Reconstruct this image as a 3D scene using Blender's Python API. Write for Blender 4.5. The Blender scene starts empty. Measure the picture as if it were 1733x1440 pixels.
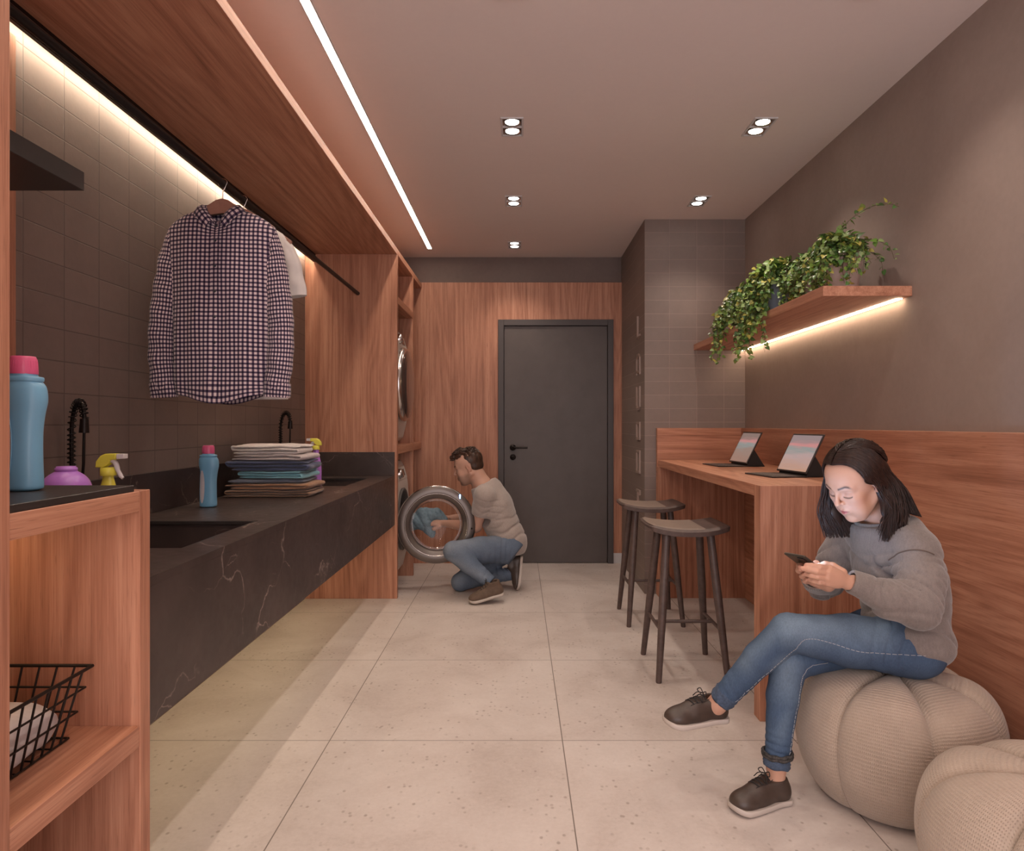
import bpy, bmesh, math, random
import numpy as np
from mathutils import Vector, Matrix, noise as mnoise

sc = bpy.context.scene
COL = sc.collection
PI = math.pi
F = 1155.33          # focal length in pixels of the 1733 px wide frame
EYE = 1.227          # eye height

# ---------------------------------------------------------------- camera, world, exposure
cd = bpy.data.cameras.new('camera')
cam = bpy.data.objects.new('camera', cd)
COL.objects.link(cam)
cam.location = (0, 0, EYE)
cam.rotation_euler = (PI / 2, 0, 0)
cd.lens = 24.0
cd.sensor_width = 36.0
cd.shift_x = -0.00606
cd.shift_y = -0.00115
cd.clip_start = 0.02
sc.camera = cam

w = bpy.data.worlds.new('room_ambient')
sc.world = w
w.use_nodes = True
w.node_tree.nodes['Background'].inputs[0].default_value = (1.0, 0.90, 0.90, 1)
w.node_tree.nodes['Background'].inputs[1].default_value = 3.0

vs = sc.view_settings
vs.view_transform = 'Standard'
vs.look = 'None'
vs.exposure = 0.20
vs.gamma = 1.0
vs.use_curve_mapping = False
try:
    sc.cycles.use_denoising = True
    sc.cycles.max_bounces = 10
    sc.cycles.transparent_max_bounces = 16
    sc.cycles.sample_clamp_indirect = 6.0
except Exception:
    pass

def at(u, v, Y):
    """point of the place seen at pixel (u, v) of the photograph when it stands Y metres away"""
    return Vector(((u - 877.0) * Y / F, Y, EYE - (v - 718.0) * Y / F))

# ---------------------------------------------------------------- node helpers
class NT:
    def __init__(s, name):
        s.m = bpy.data.materials.new(name)
        s.m.use_nodes = True
        s.t = s.m.node_tree
        s.b = s.t.nodes['Principled BSDF']
        s.out = s.t.nodes['Material Output']
    def n(s, typ, **kw):
        nd = s.t.nodes.new(typ)
        for k, v in kw.items():
            if hasattr(nd, k): setattr(nd, k, v)
        return nd
    def l(s, a, b): s.t.links.new(a, b)
    def coord(s, kind='Object'):
        return s.n('ShaderNodeTexCoord').outputs[kind]
    def mapping(s, vec, scale=(1, 1, 1), loc=(0, 0, 0), rot=(0, 0, 0)):
        m = s.n('ShaderNodeMapping')
        m.inputs['Scale'].default_value = scale
        m.inputs['Location'].default_value = loc
        m.inputs['Rotation'].default_value = rot
        s.l(vec, m.inputs['Vector'])
        return m.outputs[0]
    def noise(s, vec, scale=5, detail=4, rough=.5, dist=0):
        t = s.n('ShaderNodeTexNoise')
        t.inputs['Scale'].default_value = scale
        t.inputs['Detail'].default_value = detail
        t.inputs['Roughness'].default_value = rough
        t.inputs['Distortion'].default_value = dist
        if vec is not None: s.l(vec, t.inputs['Vector'])
        return t.outputs['Fac']
    def math(s, op, a, b=None, c=None, clamp=False):
        m = s.n('ShaderNodeMath'); m.operation = op; m.use_clamp = clamp
        for i, x in enumerate((a, b, c)):
            if x is None: continue
            if isinstance(x, (int, float)): m.inputs[i].default_value = x
            else: s.l(x, m.inputs[i])
        return m.outputs[0]
    def ramp(s, fac, stops):
        r = s.n('ShaderNodeValToRGB')
        e = r.color_ramp.elements
        while len(e) < len(stops): e.new(0.5)
        for el, (p, c) in zip(e, stops):
            el.position = p
            el.color = (c, c, c, 1) if isinstance(c, (int, float)) else (*c, 1)
        s.l(fac, r.inputs[0])
        return r.outputs[0]
    def mix(s, fac, a, b, mode='MIX'):
        m = s.n('ShaderNodeMix'); m.data_type = 'RGBA'; m.blend_type = mode
        for i, x in ((0, fac), (6, a), (7, b)):
            if isinstance(x, (int, float)): m.inputs[i].default_value = x
            elif isinstance(x, tuple): m.inputs[i].default_value = (*x, 1)
            else: s.l(x, m.inputs[i])
        return m.outputs[2]
    def base(s, c):
        if isinstance(c, tuple): s.b.inputs['Base Color'].default_value = (*c, 1)
        else: s.l(c, s.b.inputs['Base Color'])
    def rough(s, r):
        if isinstance(r, (int, float)): s.b.inputs['Roughness'].default_value = r
        else: s.l(r, s.b.inputs['Roughness'])
    def bump(s, h, strength=.3, dist=.002):
        b = s.n('ShaderNodeBump')
        b.inputs['Strength'].default_value = strength
        b.inputs['Distance'].default_value = dist
        s.l(h, b.inputs['Height'])
        s.l(b.outputs[0], s.b.inputs['Normal'])

def simple(name, col, rough=.5, metal=0, spec=None, nscale=0, namt=.12, bump=0, sheen=0, coat=0, sub=0):
    m = NT(name)
    m.rough(rough)
    m.b.inputs['Metallic'].default_value = metal
    if spec is not None: m.b.inputs['Specular IOR Level'].default_value = spec
    if nscale:
        f = m.noise(m.coord(), nscale, 5, .6)
        d = tuple(c * (1 - namt) for c in col); l = tuple(min(1, c * (1 + namt)) for c in col)
        m.base(m.ramp(f, [(.3, d), (.7, l)]))
        if bump: m.bump(f, bump, .002)
    else:
        m.base(col)
    if sheen:
        m.b.inputs['Sheen Weight'].default_value = sheen
    if coat: m.b.inputs['Coat Weight'].default_value = coat
    if sub:
        m.b.inputs['Subsurface Weight'].default_value = sub
        m.b.inputs['Subsurface Radius'].default_value = (.01, .004, .002)
        m.b.inputs['Subsurface Scale'].default_value = .6
    return m.m

def emit(name, col, strength):
    m = NT(name)
    m.base((0.8, 0.8, 0.8))
    m.b.inputs['Emission Color'].default_value = (*col, 1)
    m.b.inputs['Emission Strength'].default_value = strength
    return m.m

def wood(name, axis='Z', tint=(1, 1, 1), off=0.0):
    """straight-grained reddish oak, the grain running along one axis"""
    m = NT(name)
    co = m.coord()
    def sc3(across, along):
        return tuple(along if 'XYZ'[i] == axis else across for i in range(3))
    v1 = m.mapping(co, sc3(1, .018), (off, off * .7, off * .3))
    warp = m.noise(m.mapping(co, sc3(1, .25), (off, 3, 1)), 2.2, 2, .5)
    fine = m.noise(v1, 230, 3, .65, .1)
    mid = m.noise(v1, 46, 4, .6, .4)
    broad = m.noise(m.mapping(co, sc3(1, .12), (off + 4, 1, 2)), 7, 3, .5, .6)
    ring = m.math('SINE', m.math('MULTIPLY', m.noise(m.mapping(co, sc3(1, .10), (off, off, 5)), 3.2, 2, .45, .3), 120))
    ring = m.math('MULTIPLY_ADD', ring, .5, .5)
    a = m.math('MULTIPLY', mid, .52)
    a = m.math('ADD', a, m.math('MULTIPLY', fine, .34))
    a = m.math('ADD', a, m.math('MULTIPLY', broad, .20))
    a = m.math('ADD', a, m.math('MULTIPLY', ring, .085))
    t = lambda c: tuple(x * y for x, y in zip(c, tint))
    col = m.ramp(a, [(.37, t((.235, .095, .055))), (.48, t((.365, .155, .093))), (.58, t((.45, .205, .126))), (.70, t((.54, .268, .170)))])
    pore = m.noise(m.mapping(co, sc3(1, .03), (off, 7, 2)), 420, 2, .5)
    pf = m.ramp(pore, [(.60, 0.0), (.72, 1.0)])
    col = m.mix(m.math('MULTIPLY', pf, .55), col, t((.19, .08, .05)))
    m.base(col)
    m.rough(.46)
    m.b.inputs['Specular IOR Level'].default_value = .35
    m.bump(a, .12, .002)
    return m.m

def tiles(name, plane, tw, th, c1, c2, mortar, off=(0, 0)):
    """stacked stoneware tiles; plane 'YZ' or 'XZ' """
    m = NT(name)
    co = m.coord()
    s = m.n('ShaderNodeSeparateXYZ'); m.l(co, s.inputs[0])
    c = m.n('ShaderNodeCombineXYZ')
    m.l(m.math('ADD', s.outputs['XYZ'.index(plane[0])], off[0]), c.inputs[0])
    m.l(m.math('ADD', s.outputs['XYZ'.index(plane[1])], off[1]), c.inputs[1])
    b = m.n('ShaderNodeTexBrick')
    b.offset = 0.0; b.offset_frequency = 2; b.squash = 1.0
    b.inputs['Scale'].default_value = 1.0
    b.inputs['Brick Width'].default_value = tw
    b.inputs['Row Height'].default_value = th
    b.inputs['Mortar Size'].default_value = .0022
    b.inputs['Mortar Smooth'].default_value = .3
    b.inputs['Bias'].default_value = 0
    b.inputs['Color1'].default_value = (0, 0, 0, 1)
    b.inputs['Color2'].default_value = (1, 1, 1, 1)
    b.inputs['Mortar'].default_value = (.5, .5, .5, 1)
    m.l(c.outputs[0], b.inputs['Vector'])
    n1 = m.noise(co, 2.2, 5, .6)
    n2 = m.noise(co, 28, 5, .65)
    sp = m.n('ShaderNodeSeparateColor'); m.l(b.outputs['Color'], sp.inputs[0])
    f = m.math('MULTIPLY', sp.outputs[0], .20)
    f = m.math('ADD', f, m.math('MULTIPLY', n1, .80))
    f = m.math('ADD', f, m.math('MULTIPLY', n2, .25))
    col = m.ramp(f, [(.3, c1), (.85, c2)])
    col = m.mix(m.math('MULTIPLY', b.outputs['Fac'], .7), col, mortar)
    m.base(col)
    m.rough(.55)
    h = m.math('SUBTRACT', m.math('MULTIPLY', n2, .3), m.math('MULTIPLY', b.outputs['Fac'], 1.0))
    m.bump(h, .5, .003)
    return m.m

M = {}
M['wood_v'] = wood('oak_vertical', 'Z')
M['wood_y'] = wood('oak_lengthwise', 'Y', off=2.0)
M['wood_x'] = wood('oak_crosswise', 'X', off=5.0)
M['tile_left'] = tiles('taupe_tile_side', 'YZ', .1875, .1045, (.170, .128, .112), (.255, .195, .168), (.085, .062, .054), (-.005, .03))
M['tile_front'] = tiles('taupe_tile_front', 'XZ', .197, .098, (.165, .122, .106), (.235, .177, .152), (.32, .24, .21), (.087, .03))

def plaster(name, c1, c2, s=1.6):
    m = NT(name)
    co = m.coord()
    f = m.math('ADD', m.math('MULTIPLY', m.noise(co, s, 5, .62, .4), .75), m.math('MULTIPLY', m.noise(co, 40, 4, .6), .25))
    m.base(m.ramp(f, [(.35, c1), (.65, c2)]))
    m.rough(.8)
    m.bump(m.noise(co, 120, 3, .6), .06, .002)
    return m.m
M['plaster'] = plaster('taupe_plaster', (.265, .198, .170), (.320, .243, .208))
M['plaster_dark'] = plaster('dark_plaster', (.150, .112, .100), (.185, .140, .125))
M['ceiling'] = plaster('ceiling_paint', (.70, .600, .565), (.74, .640, .600), .7)

def floor_mat():
    m = NT('travertine_tile')
    co = m.coord()
    s = m.n('ShaderNodeSeparateXYZ'); m.l(co, s.inputs[0])
    def joint(o, off):
        f = m.math('FRACT', m.math('DIVIDE', m.math('ADD', o, off), .903))
        d = m.math('ABSOLUTE', m.math('SUBTRACT', f, .5))
        return m.math('GREATER_THAN', d, .5 - .0022)
    j = m.math('MAXIMUM', joint(s.outputs[0], .7315 + 9.03), joint(s.outputs[1], -2.650 + 9.03))
    # tile id tint
    tx = m.math('FLOOR', m.math('DIVIDE', m.math('ADD', s.outputs[0], 9.7615), .903))
    ty = m.math('FLOOR', m.math('DIVIDE', m.math('ADD', s.outputs[1], 6.38), .903))
    cb = m.n('ShaderNodeCombineXYZ'); m.l(tx, cb.inputs[0]); m.l(ty, cb.inputs[1])
    wn = m.n('ShaderNodeTexWhiteNoise'); wn.noise_dimensions = '3D'; m.l(cb.outputs[0], wn.inputs['Vector'])
    big = m.noise(co, 2.3, 6, .65, .5)
    fine = m.noise(co, 60, 5, .7)
    a = m.math('ADD', m.math('MULTIPLY', big, .7), m.math('MULTIPLY', fine, .3))
    a = m.math('ADD', a, m.math('MULTIPLY', wn.outputs['Value'], .06))
    col = m.ramp(a, [(.34, (.46, .385, .345)), (.52, (.575, .50, .46)), (.72, (.66, .59, .55))])
    # small pits gathered in patches
    vo = m.n('ShaderNodeTexVoronoi'); vo.inputs['Scale'].default_value = 42
    m.l(m.mapping(co, (1, .8, 1)), vo.inputs['Vector'])
    pit = m.ramp(vo.outputs['Distance'], [(.14, 1.0), (.30, 0.0)])
    patch = m.ramp(m.noise(co, 7, 4, .6), [(.44, 0.0), (.56, 1.0)])
    sep = m.n('ShaderNodeSeparateColor'); m.l(vo.outputs['Color'], sep.inputs[0])
    pick = m.math('GREATER_THAN', sep.outputs[0], .52)
    pf = m.math('MULTIPLY', m.math('MULTIPLY', pit, patch), pick)
    sp2 = m.ramp(m.noise(co, 130, 3, .7), [(.62, 0.0), (.72, 1.0)])
    pf = m.math('MAXIMUM', pf, m.math('MULTIPLY', sp2, .35))
    col = m.mix(m.math('MULTIPLY', pf, .62), col, (.27, .21, .175))
    col = m.mix(j, col, (.20, .165, .14))
    m.base(col)
    m.rough(m.math('MULTIPLY_ADD', fine, .25, .34))
    m.b.inputs['Specular IOR Level'].default_value = .35
    m.bump(m.math('SUBTRACT', m.math('MULTIPLY', pf, -1.0), j), .25, .002)
    return m.m
M['floor'] = floor_mat()

def stone_mat():
    m = NT('dark_marble')
    co = m.coord()
    wv = m.n('ShaderNodeTexNoise'); wv.inputs['Scale'].default_value = 2.5; wv.inputs['Detail'].default_value = 6
    m.l(co, wv.inputs['Vector'])
    add = m.n('ShaderNodeVectorMath'); add.operation = 'MULTIPLY_ADD'
    m.l(wv.outputs['Color'], add.inputs[0]); add.inputs[1].default_value = (.55, .55, .55); m.l(co, add.inputs[2])
    def veins(scale, rot, w, gate_s, lo, hi):
        v = m.n('ShaderNodeTexVoronoi'); v.feature = 'DISTANCE_TO_EDGE'; v.inputs['Scale'].default_value = scale
        m.l(m.mapping(add.outputs[0], (1, .6, 1.3), (0, 0, 0), rot), v.inputs['Vector'])
        e = m.ramp(v.outputs['Distance'], [(0.0, 1.0), (w, 0.0)])
        g = m.ramp(m.noise(co, gate_s, 3, .6), [(lo, 0.0), (hi, 1.0)])
        return m.math('MULTIPLY', e, g)
    v1 = veins(1.9, (.4, .3, .8), .0055, 3.0, .48, .64)
    v2 = veins(5.0, (1.1, .2, .3), .009, 5.0, .56, .68)
    vf = m.math('MAXIMUM', v1, m.math('MULTIPLY', v2, .7))
    base = m.ramp(m.noise(co, 3.5, 6, .65), [(.3, (.036, .0235, .021)), (.7, (.074, .050, .044))])
    m.base(m.mix(m.math('MULTIPLY', vf, .85), base, (.42, .32, .28)))
    m.rough(m.math('MULTIPLY_ADD', m.noise(co, 30, 4, .6), .2, .30))
    m.b.inputs['Specular IOR Level'].default_value = .45
    return m.m
M['stone'] = stone_mat()

M['black_metal'] = simple('black_metal', (.018, .013, .012), .42, .6)
M['dark_laminate'] = simple('dark_laminate', (.032, .025, .023), .38, nscale=20)
M['door'] = simple('charcoal_door_laminate', (.088, .068, .062), .5, nscale=6, namt=.1)
M['door_frame'] = simple('charcoal_frame', (.065, .052, .050), .5)
M['white_trim'] = simple('pale_trim', (.55, .52, .52), .5)
M['chrome'] = simple('brushed_chrome', (.62, .58, .56), .22, 1)
M['washer_white'] = simple('enamel_white', (.62, .575, .53), .35)
M['rubber'] = simple('grey_rubber', (.10, .09, .085), .7)
M['dark_glass'] = simple('smoked_glass', (.06, .035, .03), .06, 0, .6, coat=.5)
M['steel_dark'] = simple('dark_steel', (.17, .145, .135), .38, .7)
M['led'] = emit('warm_white_led', (1.0, .82, .66), 34)
M['led_hot'] = emit('warm_led', (1.0, .82, .62), 36)
M['led_shelf'] = emit('shelf_led', (1.0, .76, .52), 17)
M['led_under'] = emit('under_counter_led', (1.0, .76, .46), 24)
M['led_amber'] = emit('amber_led', (1.0, .74, .44), 18)
M['lens'] = emit('downlight_lens', (1.0, .93, .85), 14)
M['stool_wood'] = simple('dark_stained_oak', (.085, .054, .046), .5, nscale=35, namt=.25)
M['stool_seat'] = simple('taupe_leather', (.215, .160, .130), .55, nscale=60, namt=.08, bump=.1)
M['leather_shoe'] = simple('brown_leather', (.058, .038, .030), .45, nscale=40, namt=.2, bump=.1)
M['shoe_tan'] = simple('tan_suede', (.120, .078, .055), .8, nscale=40, namt=.2)
M['sole'] = simple('pale_rubber_sole', (.50, .43, .385), .6)
M['lace'] = simple('black_lace', (.018, .014, .014), .8)

def glass_mat(name, tint=(1, 1, 1), rough=0.02):
    m = NT(name)
    t = m.n('ShaderNodeBsdfTransparent'); t.inputs[0].default_value = (*tint, 1)
    g = m.n('ShaderNodeBsdfGlossy'); g.inputs['Roughness'].default_value = rough
    fr = m.n('ShaderNodeFresnel'); fr.inputs[0].default_value = 1.45
    mx = m.n('ShaderNodeMixShader')
    m.l(m.math('MULTIPLY', fr.outputs[0], .4), mx.inputs[0]); m.l(t.outputs[0], mx.inputs[1]); m.l(g.outputs[0], mx.inputs[2])
    m.l(mx.outputs[0], m.out.inputs['Surface'])
    return m.m
M['glass'] = glass_mat('clear_bowl_glass', (.93, .91, .90))

# ---------------------------------------------------------------- mesh helpers
class MB:
    """collects shapes and links them as ONE mesh object"""
    def __init__(s): s.v = []; s.f = []; s.uv = []; s.sm = []
    def add(s, verts, faces, smooth=False, uvs=None):
        o = len(s.v)
        s.v.extend([tuple(v) for v in verts])
        for i, f in enumerate(faces):
            s.f.append(tuple(o + k for k in f))
            s.sm.append(smooth)
            s.uv.append(uvs[i] if uvs else None)
        return s
    def bm(s, bm, smooth=False):
        bm.verts.index_update()
        return s.add([v.co for v in bm.verts], [[v.index for v in f.verts] for f in bm.faces], smooth)
    def box(s, x0, x1, y0, y1, z0, z1, bev=.0015, seg=1, rot=None, piv=None, smooth=False):
        bm = bmesh.new()
        bmesh.ops.create_cube(bm, size=1)
        for v in bm.verts:
            v.co = Vector(((x0 + x1) / 2 + v.co.x * (x1 - x0), (y0 + y1) / 2 + v.co.y * (y1 - y0), (z0 + z1) / 2 + v.co.z * (z1 - z0)))
        if bev: bmesh.ops.bevel(bm, geom=list(bm.edges), offset=bev, segments=seg, affect='EDGES', profile=.5)
        if rot is not None:
            p = Vector(piv) if piv is not None else Vector(((x0 + x1) / 2, (y0 + y1) / 2, (z0 + z1) / 2))
            for v in bm.verts: v.co = rot @ (v.co - p) + p
        s.bm(bm, smooth); bm.free()
        return s
    def tube(s, pts, rad, seg=8, cap=True, flat=None):
        """swept tube; rad is a number or a list; flat=(k) squashes across"""
        pts = [Vector(p) for p in pts]
        n = len(pts)
        if isinstance(rad, (int, float)): rad = [rad] * n
        vs_, fs = [], []
        t0 = (pts[1] - pts[0]).normalized()
        ref = Vector((0, 0, 1)) if abs(t0.z) < .9 else Vector((1, 0, 0))
        nrm = t0.cross(ref).normalized()
        for i in range(n):
            t = (pts[min(i + 1, n - 1)] - pts[max(i - 1, 0)])
            if t.length < 1e-9: t = t0
            t = t.normalized()
            nrm = (nrm - t * nrm.dot(t))
            if nrm.length < 1e-6: nrm = t.cross(Vector((.3, .5, .8)))
            nrm.normalize()
            b = t.cross(nrm)
            for k in range(seg):
                a = 2 * PI * k / seg
                vs_.append(pts[i] + (nrm * math.cos(a) + b * math.sin(a) * (flat or 1)) * rad[i])
        for i in range(n - 1):
            for k in range(seg):
                k2 = (k + 1) % seg
                fs.append((i * seg + k, i * seg + k2, (i + 1) * seg + k2, (i + 1) * seg + k))
        s.add(vs_, fs, True)
        if cap:
            s.add(vs_[:seg][::-1], [tuple(range(seg))])
            s.add(vs_[-seg:], [tuple(range(seg))])
        return s
    def lathe(s, prof, org=(0, 0, 0), axis='Z', seg=40, smooth=True, sx=1, sy=1, M4=None):
        """prof: list of (r, h)"""
        vs_, fs = [], []
        for (r, h) in prof:
            for k in range(seg):
                a = 2 * PI * k / seg
                x, y = r * math.cos(a) * sx, r * math.sin(a) * sy
                p = {'Z': (x, y, h), 'X': (h, x, y), 'Y': (x, h, y)}[axis]
                p = Vector(p)
                if M4 is not None: p = M4 @ p
                vs_.append(p + Vector(org))
        for i in range(len(prof) - 1):
            for k in range(seg):
                k2 = (k + 1) % seg
                q = (i * seg + k, i * seg + k2, (i + 1) * seg + k2, (i + 1) * seg + k)
                fs.append(q if axis != 'Y' else q[::-1])
        return s.add(vs_, fs, smooth)
    def prism(s, poly, axis, a, b, bev=0):
        """polygon in the two other axes, pushed out along axis from a to b"""
        bm = bmesh.new()
        def P(p, t):
            return {'X': (t, p[0], p[1]), 'Y': (p[0], t, p[1]), 'Z': (p[0], p[1], t)}[axis]
        v0 = [bm.verts.new(P(p, a)) for p in poly]; v1 = [bm.verts.new(P(p, b)) for p in poly]
        n = len(poly)
        bm.faces.new(v0); bm.faces.new(v1[::-1])
        for i in range(n): bm.faces.new((v0[(i + 1) % n], v0[i], v1[i], v1[(i + 1) % n]))
        bmesh.ops.recalc_face_normals(bm, faces=bm.faces)
        if bev: bmesh.ops.bevel(bm, geom=list(bm.edges), offset=bev, segments=2, affect='EDGES', profile=.5)
        s.bm(bm); bm.free()
        return s
    def grid(s, fn, nu, nv, closeu=False, closev=False, smooth=True, uvs=True, usc=1, vsc=1):
        vs_ = []
        for i in range(nu):
            for j in range(nv):
                vs_.append(fn(i / (nu if closeu else nu - 1), j / (nv if closev else nv - 1)))
        fs, uv = [], []
        for i in range(nu if closeu else nu - 1):
            for j in range(nv if closev else nv - 1):
                i2, j2 = (i + 1) % nu, (j + 1) % nv
                fs.append((i * nv + j, i2 * nv + j, i2 * nv + j2, i * nv + j2))
                du = 1 / (nu if closeu else nu - 1); dv = 1 / (nv if closev else nv - 1)
                a, b = i * du * usc, j * dv * vsc
                uv.append(((a, b), (a + du * usc, b), (a + du * usc, b + dv * vsc), (a, b + dv * vsc)))
        return s.add(vs_, fs, smooth, uv if uvs else None)

ORG = {}
def mkobj(name, mb, mat, parent=None, org=None, local=False):
    """one mesh object; org: its origin (verts are given in world space unless local)"""
    me = bpy.data.meshes.new(name)
    if parent is not None: o0 = ORG[parent.name]
    else: o0 = Vector(org) if org is not None else Vector((0, 0, 0))
    vv = mb.v if local else [(x - o0[0], y - o0[1], z - o0[2]) for x, y, z in mb.v]
    me.from_pydata(vv, [], mb.f)
    me.polygons.foreach_set('use_smooth', mb.sm)
    if any(u is not None for u in mb.uv):
        lay = me.uv_layers.new(name='UVMap')
        k = 0
        for p, u in zip(me.polygons, mb.uv):
            for q in range(p.loop_total):
                if u: lay.data[p.loop_start + q].uv = u[q]
    if mat is not None: me.materials.append(M[mat] if isinstance(mat, str) else mat)
    me.update()
    o = bpy.data.objects.new(name, me)
    COL.objects.link(o)
    if parent is not None: o.parent = parent
    else: o.location = o0
    ORG[o.name] = o0
    return o
def tag(o, label, cat=None, group=None, kind=None):
    o['label'] = label
    if cat: o['category'] = cat
    if group: o['group'] = group
    if kind: o['kind'] = kind
    return o
def thing(name, label, cat, loc, group=None):
    o = bpy.data.objects.new(name, None)
    COL.objects.link(o)
    o.location = loc
    o.empty_display_size = .05
    ORG[o.name] = Vector(loc)
    return tag(o, label, cat, group)
def struct(name, mb, mat, label=None, parent=None):
    o = mkobj(name, mb, mat, parent)
    if parent is None: o['kind'] = 'structure'
    if label: o['label'] = label
    return o
def dup(root, loc, label, group=None):
    r = root.copy(); COL.objects.link(r); r.location = loc; r['label'] = label
    ORG[r.name] = Vector(loc)
    if group: r['group'] = group
    for ch in list(root.children):
        c = ch.copy(); COL.objects.link(c); c.parent = r
        for g in list(ch.children):
            d = g.copy(); COL.objects.link(d); d.parent = c
    return r
def bool_diff(mb, cut):
    ms = []
    for q in (mb, cut):
        me = bpy.data.meshes.new('tmp'); me.from_pydata(q.v, [], q.f); me.update()
        o = bpy.data.objects.new('tmp', me); COL.objects.link(o); ms.append(o)
    md = ms[0].modifiers.new('b', 'BOOLEAN'); md.operation = 'DIFFERENCE'; md.object = ms[1]; md.solver = 'EXACT'
    dg = bpy.context.evaluated_depsgraph_get(); dg.update()
    ev = ms[0].evaluated_get(dg).to_mesh()
    r = MB(); r.add([v.co.copy() for v in ev.vertices], [tuple(p.vertices) for p in ev.polygons])
    ms[0].evaluated_get(dg).to_mesh_clear()
    for o in ms: bpy.data.objects.remove(o)
    return r
def bez(p0, p1, p2, p3, n):
    out = []
    for i in range(n + 1):
        t = i / n; a = 1 - t
        out.append(Vector(p0) * a**3 + Vector(p1) * 3 * a * a * t + Vector(p2) * 3 * a * t * t + Vector(p3) * t**3)
    return out
def spline(pts, n=6):
    """Catmull-Rom through the points"""
    P_ = [Vector(p) for p in pts]; P_ = [P_[0] * 2 - P_[1]] + P_ + [P_[-1] * 2 - P_[-2]]
    out = []
    for i in range(1, len(P_) - 2):
        a, b, c, d = P_[i - 1:i + 3]
        for k in range(n):
            t = k / n
            out.append(.5 * ((2 * b) + (c - a) * t + (2 * a - 5 * b + 4 * c - d) * t * t + (3 * b - a - 3 * c + d) * t**3))
    out.append(P_[-2].copy())
    return out
# ================================================================ THE ROOM
XL, XR, YB, H, Y0 = -1.5, 1.642, 6.06, 2.71, -1.3
struct('floor', MB().box(XL - .1, XR + .1, Y0, YB + .1, -.1, 0, 0), 'floor')
struct('ceiling', MB().box(XL - .1, XR + .1, Y0, YB + .1, H, H + .1, 0), 'ceiling')
struct('wall_left', MB().box(XL - .1, XL, Y0, YB, 0, H, 0), 'tile_left')
struct('wall_right', MB().box(XR, XR + .1, Y0, YB, 0, H, 0), 'plaster')
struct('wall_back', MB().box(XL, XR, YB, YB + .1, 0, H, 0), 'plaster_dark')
struct('wall_pillar', MB().box(.915, XR, 4.94, YB, 0, H, 0), 'tile_front')
# oak panelling of the back wall, around the door
pb = MB()
pb.box(XL, -.178, 6.03, YB, 0, 2.48, 0)
pb.box(-.178, .841, 6.03, YB, 2.152, 2.48, 0)
pb.box(.841, .915, 6.03, YB, .09, 2.48, 0)
struct('trim_1', pb, 'wood_v')
struct('baseboard_back', MB().box(.841, .915, 6.028, YB, 0, .09, 0), 'white_trim')
# oak wainscot of the right wall
struct('trim_2', MB().box(1.60, XR, Y0, 4.90, 0, 1.2, .001), 'wood_y')

# door
d = bpy.data.objects.new('door_1', None); COL.objects.link(d); d.location = (.33, 6.04, 0); d['kind'] = 'structure'
ORG['door_1'] = Vector(d.location)
fr = MB()
fr.box(-.177, -.127, 6.015, 6.06, 0, 2.151, .002); fr.box(.790, .840, 6.015, 6.06, 0, 2.151, .002)
fr.box(-.127, .790, 6.015, 6.06, 2.098, 2.151, .002)
mkobj('door_frame', fr, 'door_frame', d)
lf = mkobj('door_leaf', MB().box(-.123, .786, 6.035, 6.058, .006, 2.094, .001), 'door', d)
hd = MB()
hd.lathe([(0, 5.990), (.026, 5.990), (.027, 5.994), (.027, 6.036)], (-.047, 0, 1.023), 'Y', 28)
hd.tube([(-.047, 6.0, 1.023), (-.047, 5.975, 1.023), (-.03, 5.967, 1.023), (.082, 5.967, 1.023)], .0085, 12)
mkobj('door_handle', hd, 'black_metal', lf)
lk = MB()
lk.lathe([(0, 6.020), (.024, 6.020), (.026, 6.024), (.026, 6.036)], (-.047, 0, .937), 'Y', 28)
lk.lathe([(0, 6.014), (.009, 6.014), (.009, 6.022)], (-.047, 0, .937), 'Y', 16)
mkobj('lock_cylinder', lk, 'black_metal', lf)

# raised letters down the side of the pillar
M['letter'] = simple('letter_metal', (.36, .26, .22), .45)
sg = thing('wall_sign', 'vertical column of pale outlined capital letters on the side of the tiled pillar', 'sign', (.915, 5.17, 1.3))
def letter(strokes, z):
    mb = MB()
    for (a, b) in strokes:
        # stroke in (t, z) with t 0..1 going towards the camera
        pa = Vector((.908, 5.25 - a[0] * .15, z + a[1] * .075)); pb_ = Vector((.908, 5.25 - b[0] * .15, z + b[1] * .075))
        dr = pb_ - pa; L = dr.length; dr.normalize()
        nr = Vector((1, 0, 0)).cross(dr).normalized() * .0085
        ps = [pa - dr * .006 + nr, pb_ + dr * .006 + nr, pb_ + dr * .006 - nr, pa - dr * .006 - nr]
        mb.prism([(p.y, p.z) for p in ps], 'X', .903, .915)
    mkobj('letter', mb, 'letter', sg)
letter([((.35, 1.15), (.35, -1)), ((.35, -1), (.95, -.8))], 1.956)
letter([((.1, -1), (.1, .6)), ((.1, .6), (.35, .9)), ((.35, .9), (.7, .9)), ((.7, .9), (.95, .6)), ((.95, .6), (.95, -1)), ((.1, -.75), (.95, -.75))], 1.683)
letter([((.1, 1.1), (.1, -.8)), ((.1, -.8), (.35, -1.1)), ((.35, -1.1), (.7, -1.1)), ((.7, -1.1), (.95, -.8)), ((.95, -.8), (.95, 1.1))], 1.425)
letter([((.1, .8), (.1, -.8)), ((.95, .8), (.95, -.8)), ((.1, .8), (.95, .8)), ((.1, -.8), (.95, -.8))], 1.178)
letter([((.1, 1.1), (.1, -1)), ((.95, 1.1), (.95, -1)), ((.1, 1.1), (.95, 1.1)), ((.1, -1), (.95, -1))], .940)
letter([((.4, .8), (.4, -1)), ((.1, .8), (.95, .8)), ((.95, .8), (.95, .5))], .665)

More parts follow.
